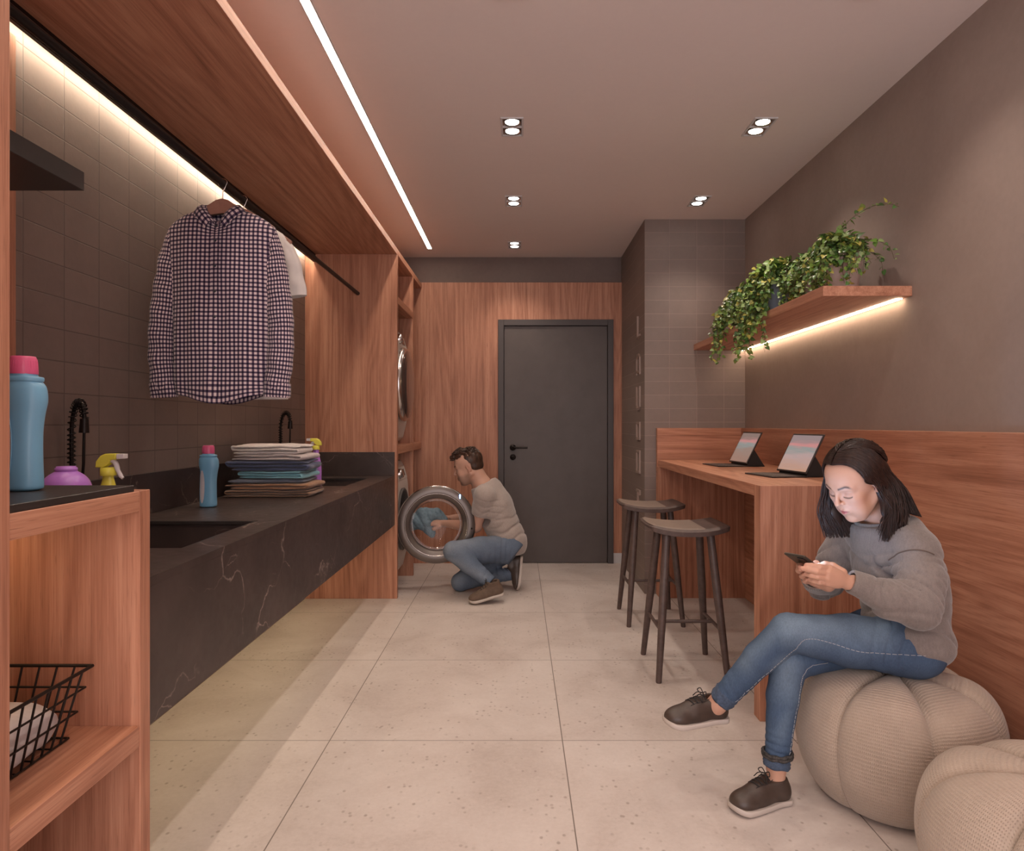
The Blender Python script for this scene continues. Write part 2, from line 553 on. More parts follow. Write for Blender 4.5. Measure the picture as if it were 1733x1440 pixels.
# ceiling light line, recessed
ls = thing('ceiling_light_strip', 'long thin glowing light strip set into the ceiling above the laundry side', 'light', (-.745, 2.5, 2.7))
mkobj('strip_frame', MB().box(-.766, -.7615, Y0, 5.76, 2.706, 2.7105, 0).box(-.7285, -.724, Y0, 5.76, 2.706, 2.7105, 0).box(-.766, -.724, 5.752, 5.76, 2.706, 2.7105, 0), 'white_trim', ls)
mkobj('diffuser', MB().box(-.7615, -.7285, Y0, 5.752, 2.7065, 2.7101, 0), 'led', ls)

# recessed twin downlights
def downlight(x, y, label):
    t = thing('ceiling_spotlight', label, 'spotlight', (x, y, 2.71), 'recessed twin ceiling spotlights')
    fm = MB()
    zb = 2.7035
    for (a, b, c, e) in ((-.056, -.047, -.105, .105), (.047, .056, -.105, .105), (-.047, .047, -.105, -.096), (-.047, .047, .096, .105), (-.047, .047, -.006, .006)):
        fm.box(x + a, x + b, y + c, y + e, zb, 2.7098, .0006)
    mkobj('frame', fm, 'white_trim', t)
    for s_ in (-1, 1):
        cy = y + s_ * .051
        cup = MB().lathe([(.0445, 2.7050), (.043, 2.7042), (.037, 2.7080), (.034, 2.7085)], (x, cy, 0), 'Z', 28)
        cup.box(x - .047, x + .047, cy - .045, cy + .045, 2.7082, 2.7096, 0)
        r = mkobj('reflector', cup, 'chrome', t)
        mkobj('lens', MB().lathe([(0, 2.7062), (.020, 2.7064), (.033, 2.7072), (.034, 2.7084)], (x, cy, 0), 'Z', 28), 'lens', r)
    ld = bpy.data.lights.new('spot_lamp', 'SPOT')
    ld.energy = 20; ld.color = (1.0, .86, .74); ld.spot_size = math.radians(108); ld.spot_blend = .9; ld.shadow_soft_size = .035
    lo = bpy.data.objects.new('spot_lamp', ld); COL.objects.link(lo); lo.parent = t; lo.location = (0, 0, -.03)
for (x, y, q) in ((-.03, 3.40, 'nearest in view of the middle row, large twin recessed spotlight'),
                  (-.03, 4.53, 'second of the middle row, twin recessed spotlight in the ceiling'),
                  (-.03, 5.64, 'farthest and smallest twin recessed spotlight, above the dark door'),
                  (1.20, 3.40, 'nearer twin recessed spotlight on the right, above the plant shelf'),
                  (1.20, 4.53, 'farther twin recessed spotlight on the right, in front of the tiled pillar'),
                  (-.03, 2.27, 'twin recessed ceiling spotlight of the middle row, above the camera'),
                  (1.20, 2.27, 'twin recessed ceiling spotlight on the right, above the seated woman'),
                  (-.03, 1.14, 'twin recessed ceiling spotlight of the middle row, behind the others'),
                  (1.20, 1.14, 'twin recessed ceiling spotlight on the right, nearest the camera')):
    downlight(x, y, q)

# ================================================================ LEFT SIDE: overhead shelf, tower, counter, near unit
XF = -.853
oh = mkobj('overhead_shelf', MB().box(XL, XF, Y0, 6.03, 2.425, 2.467, .001), 'wood_y', org=(-1.18, 2.4, 2.425))
tag(oh, 'long oak board running under the ceiling above the counter and hanging rail', 'shelf')
lc = thing('wall_light_channel', 'dark channel with hidden light strip where tiled wall meets overhead board', 'light', (-1.45, 3, 2.4))
mkobj('channel', MB().box(-1.440, -1.425, 1.15, 4.80, 2.367, 2.4245, .001), 'black_metal', lc)
mkobj('light_strip', MB().box(-1.468, -1.448, 1.15, 4.80, 2.418, 2.4242, 0), 'led_hot', lc)

# tower for the two machines
tw = thing('laundry_tower', 'tall oak cabinet tower with open bays holding the two washing machines', 'cabinet', (-1.18, 5.4, 0))
mkobj('side_panel', MB().box(XL, XF, 4.805, 4.847, 0, 2.4245, .001), 'wood_v', tw)
mkobj('divider', MB().box(-1.478, XF, 5.53, 5.57, 0, 2.4245, .001), 'wood_v', tw)
mkobj('shelf', MB().box(-1.478, XF - .001, 4.8475, 5.5295, 2.085, 2.135, .001), 'wood_y', tw)
ms_ = MB().box(-1.478, XF - .001, 4.8475, 5.5295, 1.015, 1.072, .001)
mkobj('shelf', ms_, 'wood_y', tw)
mkobj('shelf', MB().box(-1.478, XF - .001, 5.5705, 6.029, 1.015, 1.072, .001), 'wood_y', tw)
mkobj('back_panel', MB().box(XL, -1.480, 4.8475, 6.029, 0, 2.4245, .001), 'wood_v', tw)

# hanging rail
rl = mkobj('hanging_rail', MB().tube([(-1.128, 1.148, 2.148), (-1.128, 4.804, 2.148)], .0125, 16), 'black_metal', org=(-1.128, 3, 2.148))
tag(rl, 'long round dark metal clothes rail under the overhead board', 'rail')

# floating stone counter
XC = -.868
ct = thing('stone_counter', 'long floating dark marble counter with white veins and two sunken sinks', 'counter', (-1.18, 3.2, .52))
S1 = (-1.39, -.972, 1.98, 2.55); S2 = (-1.39, -1.0, 3.98, 4.57)
def plate(xs, ys, skip, z0, z1):
    mb = MB()
    bm = bmesh.new()
    vv = {}
    for i, x in enumerate(xs):
        for j, y in enumerate(ys): vv[i, j] = bm.verts.new((x, y, z1))
    for i in range(len(xs) - 1):
        for j in range(len(ys) - 1):
            if (i, j) not in skip: bm.faces.new((vv[i, j], vv[i + 1, j], vv[i + 1, j + 1], vv[i, j + 1]))
    r = bmesh.ops.extrude_face_region(bm, geom=list(bm.faces))
    for g in r['geom']:
        if isinstance(g, bmesh.types.BMVert): g.co.z = z0
    bmesh.ops.recalc_face_normals(bm, faces=bm.faces)
    mb.bm(bm); bm.free()
    return mb
xs = [XL + .001, -1.39, -1.0, -.972, XC]; ys = [1.60, 1.98, 2.55, 3.98, 4.57, 4.803]
tp = plate(xs, ys, {(1, 1), (2, 1), (1, 3)}, .845, .867)
mkobj('worktop', tp, 'stone', ct)
mkobj('apron', MB().box(XC - .02, XC, 1.60, 4.803, .519, .8449, .0008).box(XL + .001, XC - .02, 1.60, 4.803, .519, .535, 0).box(XL + .001, XC - .02, 1.60, 1.62, .535, .8449, 0), 'stone', ct)
mkobj('backsplash', MB().box(XL + .001, XL + .02, 1.60, 4.803, .8672, 1.032, .0008), 'stone', ct)
mkobj('end_splash', MB().box(XL + .02, XC, 4.785, 4.803, .8672, 1.032, .0008), 'stone', ct)
for (a, b, c, e) in (S1, S2):
    bs = MB(); t = .012; zb = .66
    bs.box(a - t, a, c - t, e + t, zb, .8448, 0); bs.box(b, b + t, c - t, e + t, zb, .8448, 0)
    bs.box(a, b, c - t, c, zb, .8448, 0); bs.box(a, b, e, e + t, zb, .8448, 0)
    bs.box(a - t, b + t, c - t, e + t, zb - t, zb, 0)
    k = mkobj('sink_basin', bs, 'stone', ct)
    rm = MB(); q = .011
    rm.box(a, a + q, c, e, .855, .8662, 0); rm.box(b - q, b, c, e, .855, .8662, 0)
    rm.box(a + q, b - q, c, c + q, .855, .8662, 0); rm.box(a + q, b - q, e - q, e, .855, .8662, 0)
    mkobj('sink_rim', rm, 'dark_laminate', k)
    dr = MB().lathe([(0, zb + .003), (.03, zb + .003), (.036, zb + .001)], ((a + b) / 2, (c + e) / 2, 0), 'Z', 28)
    mkobj('drain', dr, 'steel_dark', k)
ul = mkobj('under_counter_light', MB().box(-1.47, -1.455, 1.7, 4.75, .512, .5188, 0), 'led_under', org=(-1.46, 3, .515))
tag(ul, 'hidden amber light strip under the floating stone counter', 'light')

# faucets
def faucet(x, y, label):
    t = thing('spring_faucet', label, 'faucet', (x, y, .867), 'black spring faucets')
    b = MB().lathe([(0, .8672), (.024, .8672), (.024, .873), (.014, .880), (.013, .99), (.0, .99)], (x, y, 0), 'Z', 20)
    b.tube([(x, y, .93), (x + .03, y - .01, .945), (x + .045, y - .015, .945)], .006, 8)
    mkobj('body', b, 'black_metal', t)
    path = [(x, y, .98), (x, y, 1.10), (x, y, 1.20)]
    top = bez((x, y, 1.20), (x + .002, y, 1.325), (x + .078, y - .055, 1.325), (x + .080, y - .06, 1.235), 14)
    ctr = [Vector(p) for p in path[:2]] + top
    mkobj('hose', MB().tube(ctr, .0065, 10), 'black_metal', t)
    # coil
    seg = []
    dense = [Vector(path[0]).lerp(Vector(path[2]), i / 40) for i in range(40)] + bez((x, y, 1.20), (x + .002, y, 1.325), (x + .078, y - .055, 1.325), (x + .080, y - .06, 1.235), 40)
    n = len(dense); N = 30 * 10
    for i in range(N):
        s_ = i / (N - 1) * (n - 1.001); k = int(s_); p = dense[k].lerp(dense[k + 1], s_ - k)
        tg = (dense[min(k + 1, n - 1)] - dense[max(k - 1, 0)]).normalized()
        e1 = Vector((0, 1, 0)) - tg * tg.y; e1.normalize(); e2 = tg.cross(e1)
        a = 2 * PI * i / 10
        seg.append(p + (e1 * math.cos(a) + e2 * math.sin(a)) * .0115)
    mkobj('spring', MB().tube(seg, .0022, 5), 'black_metal', t)
    sp = MB().tube([(x + .080, y - .06, 1.245), (x + .079, y - .06, 1.20)], [.012, .015], 14)
    sp.tube([(x + .079, y - .06, 1.2), (x + .076, y - .058, 1.1), (x + .062, y - .05, .99), (x + .03, y - .02, .93), (x, y, .925)], .0045, 8)
    mkobj('spray_head', sp, 'black_metal', t)
faucet(-1.462, 2.235, 'black coiled spring faucet on the tiled wall side of the nearer sink')
faucet(-1.462, 4.20, 'small distant black spring faucet behind the pile of folded clothes')

# near open unit
nu = thing('open_cabinet', 'open oak laundry cabinet at the left edge with lit bay and shelf', 'cabinet', (-1.18, 1.34, 0))
mkobj('side_panel', MB().box(XL, XF, 1.540, 1.582, 0, 1.0765, .001), 'wood_v', nu)
mkobj('side_panel', MB().box(XL, XF, 1.104, 1.146, 0, 2.4245, .001), 'wood_v', nu)
mkobj('top_board', MB().box(XL, XF - .001, 1.1465, 1.5395, 1.031, 1.0765, .001), 'wood_y', nu)
mkobj('shelf', MB().box(XL, XF - .001, 1.1465, 1.5395, .500, .547, .001), 'wood_y', nu)
mkobj('countertop', MB().box(XL, XF - .004, 1.1465, 1.524, 1.0768, 1.091, .001), 'dark_laminate', nu)
mkobj('wall_lining', MB().box(XL + .001, XL + .02, 1.1465, 2.012, 1.0915, 2.37, .001), 'wood_v', nu)
mkobj('light_strip', MB().box(-1.2, -1.18, 1.16, 1.50, 1.025, 1.0308, 0), 'led_amber', nu)
ws = mkobj('wall_shelf', MB().box(XL + .021, -1.10, 1.147, 1.731, 1.819, 1.866, .001), 'dark_laminate', org=(-1.3, 1.44, 1.82))
tag(ws, 'small dark box shelf on the wall at the upper left edge', 'shelf')

# ================================================================ RIGHT SIDE: desk, shelf
dk = thing('bar_desk', 'tall oak bar desk along the right wall with end panels', 'desk', (1.3, 3.85, 0))
XD = .9976
mkobj('desktop', MB().box(XD, 1.5995, 2.888, 4.86, .925, .973, .001), 'wood_y', dk)
mkobj('end_panel', MB().box(XD, 1.5995, 2.818, 2.8875, 0, .973, .001), 'wood_v', dk)
mkobj('end_panel', MB().box(XD, 1.5995, 4.82, 4.8985, 0, .9245, .001), 'wood_v', dk)
mkobj('splash_panel', MB().box(XD, XR - .001, 4.8995, 4.9395, 0, 1.2, .001), 'wood_x', dk)
sh = thing('plant_shelf', 'floating oak wall shelf carrying trailing plants, lit from underneath', 'shelf', (1.45, 3.9, 1.762))
mkobj('board', MB().box(1.27, XR - .0005, 2.844, 4.9395, 1.762, 1.804, .001), 'wood_y', sh)
mkobj('light_strip', MB().box(1.607, 1.632, 2.90, 4.935, 1.7585, 1.7622, 0), 'led_shelf', sh)
# ================================================================ WASHING MACHINES (local frame: front faces +X, y 0..0.6 away from camera)
M['drum'] = simple('drum_steel', (.38, .36, .34), .3, .9)
M['display'] = simple('black_display', (.02, .018, .02), .15)
M['blue_glow'] = emit('blue_glow', (.15, .45, 1.0), 5)
def machine(label, open_door):
    z0, hgt = (.055, .89) if open_door else (1.0735, .89)
    base = Vector((-1.16, 5.19, z0))
    t = thing('washing_machine', label, 'washing machine', base, 'stacked white front loading machines')
    x1 = -.880; xb = -1.462; ya, yb = 4.888, 5.488
    zz = lambda q: z0 + q
    prof = [(xb, zz(.02)), (x1 - .075, zz(.02)), (x1 - .045, zz(.05)), (x1 - .018, zz(.16)), (x1, zz(.34)), (x1 + .004, zz(.48)), (x1, zz(.60)), (x1 - .006, zz(.70)),
            (x1 - .010, zz(.735)), (x1 - .045, zz(.855)), (x1 - .065, zz(.885)), (xb, zz(.885))]
    body = MB().prism(prof, 'Y', ya, yb, .006)
    cy, cz = 5.19, zz(.455)
    if open_door:
        cut = MB().lathe([(0, -1.40), (.205, -1.40), (.215, -.80), (0, -.80)], (0, cy, cz), 'X', 48)
        body = bool_diff(body, cut)
    mkobj('body', body, 'washer_white', t)
    # control panel with seam, dial and display lying on the slanted band
    n = Vector((.12, 0, .035)).normalized(); up = Vector((-.035, 0, .12)).normalized()
    o = Vector((x1 - .0275, 0, zz(.795)))
    cp = MB()
    def slab(mb, yc, wy, hz, th, lift=0, cz_=0):
        R = Matrix((n, Vector((0, 1, 0)), up)).transposed()
        c = o + up * cz_ + n * (lift)
        mb.box(-th / 2, th / 2, -wy / 2, wy / 2, -hz / 2, hz / 2, .003)
        k = len(mb.v) - 24
        for i in range(k, len(mb.v)):
            mb.v[i] = tuple(R @ Vector(mb.v[i]) + c + Vector((0, yc, 0)))
    slab(cp, 5.188, .585, .105, .006, .001)
    mkobj('control_panel', cp, 'washer_white', t)
    ds = MB(); slab(ds, 5.34, .12, .05, .003, .0055); mkobj('display', ds, 'display', t)
    dl = MB()
    R = Matrix((n, Vector((0, 1, 0)), up)).transposed().to_4x4()
    dl.lathe([(.040, 0), (.038, .012), (.034, .030), (.030, .034), (0, .034)], o + n * .003 + Vector((0, 5.16, 0)), 'X', 28, M4=R)
    mkobj('dial', dl, 'chrome', t)
    dr = MB(); slab(dr, 4.99, .13, .075, .004, .0045); mkobj('detergent_drawer', dr, 'washer_white', t)
    for fx in (xb + .05, x1 - .12):
        for fy in (ya + .06, yb - .06):
            ft = MB(); ft.lathe([(0, z0 - (.0545 if open_door else .0), ), (.022, z0 - (.0545 if open_door else .0)), (.018, zz(.021)), (0, zz(.021))], (fx, fy, 0), 'Z', 16)
            mkobj('foot', ft, 'rubber', t)
    ring = [(.300, 0), (.302, .018), (.292, .036), (.272, .044), (.245, .040), (.232, .030), (.226, .024)]
    if not open_door:
        d = mkobj('door', MB().lathe([(r * .925, x1 + h) for r, h in ring], (0, cy, cz), 'X', 56), 'chrome', t)
        mkobj('door_glass', MB().lathe([(.262, x1 + .034), (.252, x1 + .050), (.18, x1 + .064), (.08, x1 + .066), (0, x1 + .067)], (0, cy, cz), 'X', 56), 'dark_glass', d)
    else:
        g = MB().lathe([(.232, x1 - .004), (.236, x1 + .010), (.228, x1 + .016), (.214, x1 + .012), (.208, x1 - .01), (.200, x1 - .05), (.205, x1 - .09), (.21, x1 - .10)], (0, cy, cz), 'X', 56)
        mkobj('gasket', g, 'rubber', t)
        mkobj('drum', MB().lathe([(.206, x1 - .10), (.24, x1 - .12), (.24, x1 - .46), (.0, x1 - .47)], (0, cy, cz), 'X', 56), 'drum', t)
        # the opened door, swung out square to the front; its outer face looks to the camera
        hx, hy, hz = -.590, 4.925, .503
        Rz = Matrix.Rotation(math.radians(6), 4, 'Z')
        dd = MB().lathe([(.266, .034), (.277, .028), (.279, .012), (.2775, -.004), (.272, -.009), (.232, -.013), (.228, -.012), (.225, -.006), (.222, -.004), (.198, .004), (.193, .010), (.189, .024), (.186, .036), (.266, .034)], (hx, hy, hz), 'Y', 72, M4=Rz)
        d = mkobj('door', dd, 'steel_dark', t)
        mkobj('door_rim', MB().lathe([(.2775, .0), (.2825, .004), (.2835, .014), (.2825, .026), (.2775, .030)], (hx, hy, hz), 'Y', 72, M4=Rz), 'chrome', d)
        mkobj('bezel', MB().lathe([(.2215, -.0035), (.2235, -.0065), (.2255, -.0085), (.2265, -.0060), (.2215, -.0035)], (hx, hy, hz), 'Y', 72, M4=Rz), 'chrome', d)
        mkobj('glass_bowl', MB().lathe([(.190, .028), (.186, .05), (.170, .075), (.135, .093), (.08, .102), (0, .105)], (hx, hy, hz), 'Y', 56, M4=Rz), 'glass', d)
        a = math.radians(50)
        lx, lz = hx + .262 * math.cos(a), hz + .262 * math.sin(a)
        mkobj('door_light', MB().box(lx - .006, lx + .006, hy - .0145 + .02, hy + .03, lz - .016, lz + .016, .003), 'blue_glow', d)
        ax, az = hx + .262 * math.cos(.0), hz - .03
        mkobj('latch_hole', MB().lathe([(0, hy + .0055), (.006, hy + .006), (.006, hy + .02)], (ax - .008, 0, az), 'Y', 14), 'black_metal', d)
        mkobj('hinge', MB().box(hx - .325, hx - .272, hy - .035, hy + .01, hz - .06, hz + .06, .006), 'chrome', d)
    return t
machine('upper white front loading machine with its round dark door closed', False)
machine('lower white front loading machine with round glass door swung open', True)

# ================================================================ BAR STOOLS
def stool(x, y, label):
    t = thing('bar_stool', label, 'stool', (x, y, 0), 'dark bar stools')
    def sw(u, v):
        # u along X (width), v along Y; saddle: rising to both sides, dished in the middle
        px = (u - .5) * .40; py = (v - .5) * .36
        k = (abs(u - .5) * 2)
        py *= 1 - .16 * k ** 3
        px *= 1 - .05 * (abs(v - .5) * 2) ** 3
        return px, py, .722 + .024 * k ** 2.2 - .003 * (1 - (abs(v - .5) * 2) ** 2)
    def topf(u, v):
        px, py, z = sw(u, v); e = max(abs(u - .5), abs(v - .5)) * 2
        return (x + px, y + py, z - .012 * max(0, (e - .85) / .15) ** 2)
    def botf(u, v):
        px, py, z = sw(u, v); e = max(abs(u - .5), abs(v - .5)) * 2
        return (x + px * .985, y + py * .985, z - .040 + .016 * max(0, (e - .6) / .4) ** 1.5 * (1 if abs(u - .5) > abs(v - .5) else .35))
    n = 25
    m1 = MB().grid(topf, n, n, uvs=False)
    m1.grid(lambda u, v: botf(1 - u, v), n, n, uvs=False)
    ring = [(i / (n - 1), 0) for i in range(n)] + [(1, i / (n - 1)) for i in range(1, n)] + [(1 - i / (n - 1), 1) for i in range(1, n)] + [(0, 1 - i / (n - 1)) for i in range(1, n - 1)]
    vs_ = [topf(*p) for p in ring] + [botf(*p) for p in ring]; N = len(ring)
    m1.add(vs_, [(i, (i + 1) % N, N + (i + 1) % N, N + i)[::-1] for i in range(N)], True)
    mkobj('seat', m1, 'stool_wood', t)
    # thin leather pad on the seat
    def pad(u, v):
        px, py, z = sw(.03 + u * .67, .05 + v * .90); e = max(abs(u - .5), abs(v - .5)) * 2
        return (x + px, y + py, z + .0035 - .006 * max(0, (e - .92) / .08) ** 2 )
    mkobj('seat_pad', MB().grid(pad, 22, 22, uvs=False), 'stool_seat', t)
    ends = {}
    for sx in (-1, 1):
        for sy in (-1, 1):
            a = Vector((x + sx * .105, y + sy * .10, .712)); b = Vector((x + sx * .165, y + sy * .200, .0))
            mid = a.lerp(b, .45)
            mkobj('leg', MB().tube([a, mid, b + Vector((0, 0, .004)), b], [.0190, .0205, .0140, .0125], 14), 'stool_wood', t)
            ends[sx, sy] = (a, b)
    def pt(s_, z): a, b = ends[s_]; return a.lerp(b, (a.z - z) / (a.z - b.z))
    for sx in (-1, 1):
        mkobj('side_stretcher', MB().tube([pt((sx, -1), .235), pt((sx, 1), .235)], .0085, 10), 'stool_wood', t)
    mkobj('cross_stretcher', MB().tube([pt((-1, -1), .235).lerp(pt((-1, 1), .235), .5), pt((1, -1), .235).lerp(pt((1, 1), .235), .5)], .0085, 10), 'stool_wood', t)
    return t
stool(.832, 3.44, 'nearer dark wooden bar stool with taupe seat, closest to seated woman')
stool(.835, 4.335, 'farther dark wooden bar stool with taupe seat, beside the tiled pillar')

# ================================================================ POUFS
def boucle():
    m = NT('boucle_fabric')
    uv = m.coord('UV')
    s = m.n('ShaderNodeSeparateXYZ'); m.l(uv, s.inputs[0])
    wob = m.noise(m.coord(), 9, 3, .6)
    a = m.math('SINE', m.math('ADD', m.math('MULTIPLY', s.outputs[0], 2 * PI * 1), m.math('MULTIPLY', wob, 5)))
    b = m.math('SINE', m.math('ADD', m.math('MULTIPLY', s.outputs[1], 2 * PI * 1), m.math('MULTIPLY', wob, 4)))
    p = m.math('MULTIPLY', m.math('MULTIPLY_ADD', a, .5, .5), m.math('MULTIPLY_ADD', b, .5, .5))
    fz = m.noise(m.coord(), 170, 4, .7)
    gate = m.ramp(m.noise(m.coord(), 7, 3, .6), [(.38, .25), (.62, 1.0)])
    h = m.math('ADD', m.math('MULTIPLY', b, .30), m.math('SUBTRACT', m.math('MULTIPLY', fz, .9), m.math('MULTIPLY', m.math('POWER', p, 3.0), gate)))
    dots = m.math('MULTIPLY', m.math('POWER', p, 2.5), gate)
    c = m.ramp(m.math('ADD', m.math('MULTIPLY', m.noise(m.coord(), 5, 3, .6), .6), m.math('MULTIPLY', fz, .4)), [(.35, (.40, .315, .25)), (.65, (.50, .40, .325))])
    m.base(m.mix(m.math('MULTIPLY', dots, .50), c, (.15, .105, .085)))
    m.rough(.95); m.b.inputs['Sheen Weight'].default_value = .25
    m.b.inputs['Specular IOR Level'].default_value = .15
    m.bump(h, .55, .004)
    return m.m
M['boucle'] = boucle()
def pouf(x, y, R, hgt, rot, label, seg=7):
    t = thing('pouf', label, 'pouf', (x, y, 0), 'boucle poufs')
    # side profile from floor centre outwards and over the top: (r fraction, z fraction)
    pr = spline([(0, 0, 0), (.45, 0, .0), (.68, 0, .012), (.80, 0, .06), (.94, 0, .25), (1.0, 0, .46), (.985, 0, .66), (.91, 0, .82), (.76, 0, .93), (.50, 0, .985), (.2, 0, .985), (.03, 0, .96)], 6)
    per = seg; NU = per * 24; NV = len(pr)
    def fn(u, v):
        k = min(NV - 1, int(round(v * (NV - 1)))); p = pr[k]
        a = u * 2 * PI + rot
        ph = (u * seg) % 1.0
        d = min(ph, 1 - ph)      # distance to a seam
        lobe = (1 - math.exp(-(d / .05) ** 1.0)) * .5 + .5 * math.sin(PI * ph) ** .55
        w = min(1, p[0] / .5) * (1 if p[2] > .02 else .6)
        amt = .055 * w
        r = p[0] * R * (1 - amt * (1 - lobe))
        top = 1 - (.10 * (1 - lobe) * min(1, max(0, (p[2] - .5) / .4)) * min(1, p[0] / .3))
        return (x + r * math.cos(a), y + r * math.sin(a), max(0.0, p[2] * hgt * top))
    mb = MB().grid(fn, NU, NV, closeu=True, usc=1, vsc=1)
    # uv in weave cells
    L = 95 * R * 2 / .67
    mb.uv = [tuple((a * L * 3.9, b * 250 * R) for a, b in u) for u in mb.uv]
    mkobj('cushion', mb, 'boucle', t)
    # dark seam cords
    sm = MB()
    for s_ in range(seg):
        pts = [Vector(fn(s_ / seg, k / (NV - 1))) for k in range(16, NV)]
        c = Vector((x, y, hgt * .45))
        sm.tube([p + (p - c).normalized() * -.002 for p in pts], .0025, 5)
    mkobj('seam', sm, 'seam_cord', t)
M['seam_cord'] = simple('seam_cord', (.12, .085, .068), .9)
pouf(1.252, 2.27, .315, .420, math.radians(-99), 'taupe boucle pouf that the woman sits on, against the wood wall')
pouf(1.292, 1.585, .325, .412, math.radians(-100), 'taupe boucle pouf cut off by the lower right corner, nobody on it')

# ================================================================ TABLETS WITH STANDS
def screen_mat(name, c1, c2, c3):
    m = NT(name)
    co = m.coord('Generated')
    s = m.n('ShaderNodeSeparateXYZ'); m.l(co, s.inputs[0])
    n = m.noise(m.mapping(co, (1, .8, 6)), 1.6, 2, .5)
    c = m.ramp(m.math('ADD', m.math('MULTIPLY', s.outputs[2], .75), m.math('MULTIPLY', n, .3)), [(.1, c1), (.45, c2), (.6, (.17, .20, .20)), (.68, (.36, .17, .17)), (.8, c3), (1, c3)])
    m.base(c); m.rough(.12)
    m.l(c, m.b.inputs['Emission Color']); m.b.inputs['Emission Strength'].default_value = .9
    return m.m
M['screen_a'] = screen_mat('tablet_screen_bright', (.32, .19, .13), (.28, .22, .22), (.19, .155, .16))
M['screen_b'] = screen_mat('tablet_screen_dim', (.22, .13, .10), (.20, .15, .13), (.16, .12, .11))
M['tablet_body'] = simple('dark_tablet_shell', (.045, .035, .035), .35, .5)
M['stand'] = simple('black_case', (.012, .010, .010), .6)
M['keys'] = simple('key_panel', (.085, .065, .06), .5)
def tablet(yc, xc, yaw, label, scr, name):
    z = .9735
    t = thing(name, label, 'tablet', (xc, yc, z))
    R = Matrix.Rotation(yaw, 3, 'Z')
    def loc(p): return R @ Vector(p) + Vector((xc, yc, z))
    W, Ht = .275, .212
    tilt = math.radians(27)
    up = Vector((math.sin(tilt), 0, math.cos(tilt))); nn = Vector((-math.cos(tilt), 0, math.sin(tilt)))
    B = Vector((0, 0, .016))
    def tb(p):  # p = (along width, up, out of the screen)
        return loc(B + Vector((0, p[0], 0)) + up * p[1] + nn * p[2])
    def slab(w0, w1, h0, h1, t0, t1, bev):
        q = MB().box(w0, w1, h0, h1, t0, t1, bev)
        q.v = [tuple(tb(p)) for p in q.v]
        q.f = [f[::-1] for f in q.f]
        return q
    mkobj('body', slab(-W / 2, W / 2, 0, Ht, -.004, .003, .0025), 'tablet_body', t)
    mkobj('screen', slab(-W / 2 + .009, W / 2 - .009, .009, Ht - .009, .0031, .0036, 0), scr, t)
    # folding prop behind
    st = MB()
    a = tb((-W / 2 + .01, .10, -.005)); b = tb((W / 2 - .01, .10, -.005))
    c = loc((.115, -W / 2 + .01, .0008)); d_ = loc((.115, W / 2 - .01, .0008))
    e = tb((-W / 2 + .01, 0, -.005)); f_ = tb((W / 2 - .01, 0, -.005))
    e.z = z + .0008; f_.z = z + .0008
    o_ = Vector((0, 0, .004))
    st.add([a, b, d_, c, e, f_], [(0, 1, 2, 3), (0, 4, 5, 1)]); st.add([e, f_, d_, c, e + o_, f_ + o_, d_ + o_, c + o_], [(0, 1, 2, 3), (4, 7, 6, 5), (0, 4, 5, 1), (1, 5, 6, 2), (2, 6, 7, 3), (3, 7, 4, 0)])
    st.add([a, c, e], [(0, 1, 2)]); st.add([b, d_, f_], [(0, 2, 1)])
    mkobj('stand', st, 'stand', t)
    kb = MB().box(-.175, .006, -W / 2, W / 2, .0004, .0065, .002)
    kb.v = [tuple(loc(p)) for p in kb.v]
    k = mkobj('keyboard', kb, 'tablet_body', t)
    ky = MB()
    for i in range(5):
        for j in range(13):
            q = MB().box(-.165 + i * .020, -.148 + i * .020, -W / 2 + .012 + j * .0195, -W / 2 + .029 + j * .0195, .0066, .0078, 0)
            q.v = [tuple(loc(p)) for p in q.v]
            ky.add(q.v, q.f)
    mkobj('keys', ky, 'keys', k)
tablet(3.385, 1.352, math.radians(8), 'nearer and larger looking tablet on a stand with glowing coloured screen', 'screen_a', 'tablet_computer')
tablet(4.205, 1.352, math.radians(4), 'farther tablet on a stand with dull brown screen on bar desk', 'screen_b', 'tablet_computer')

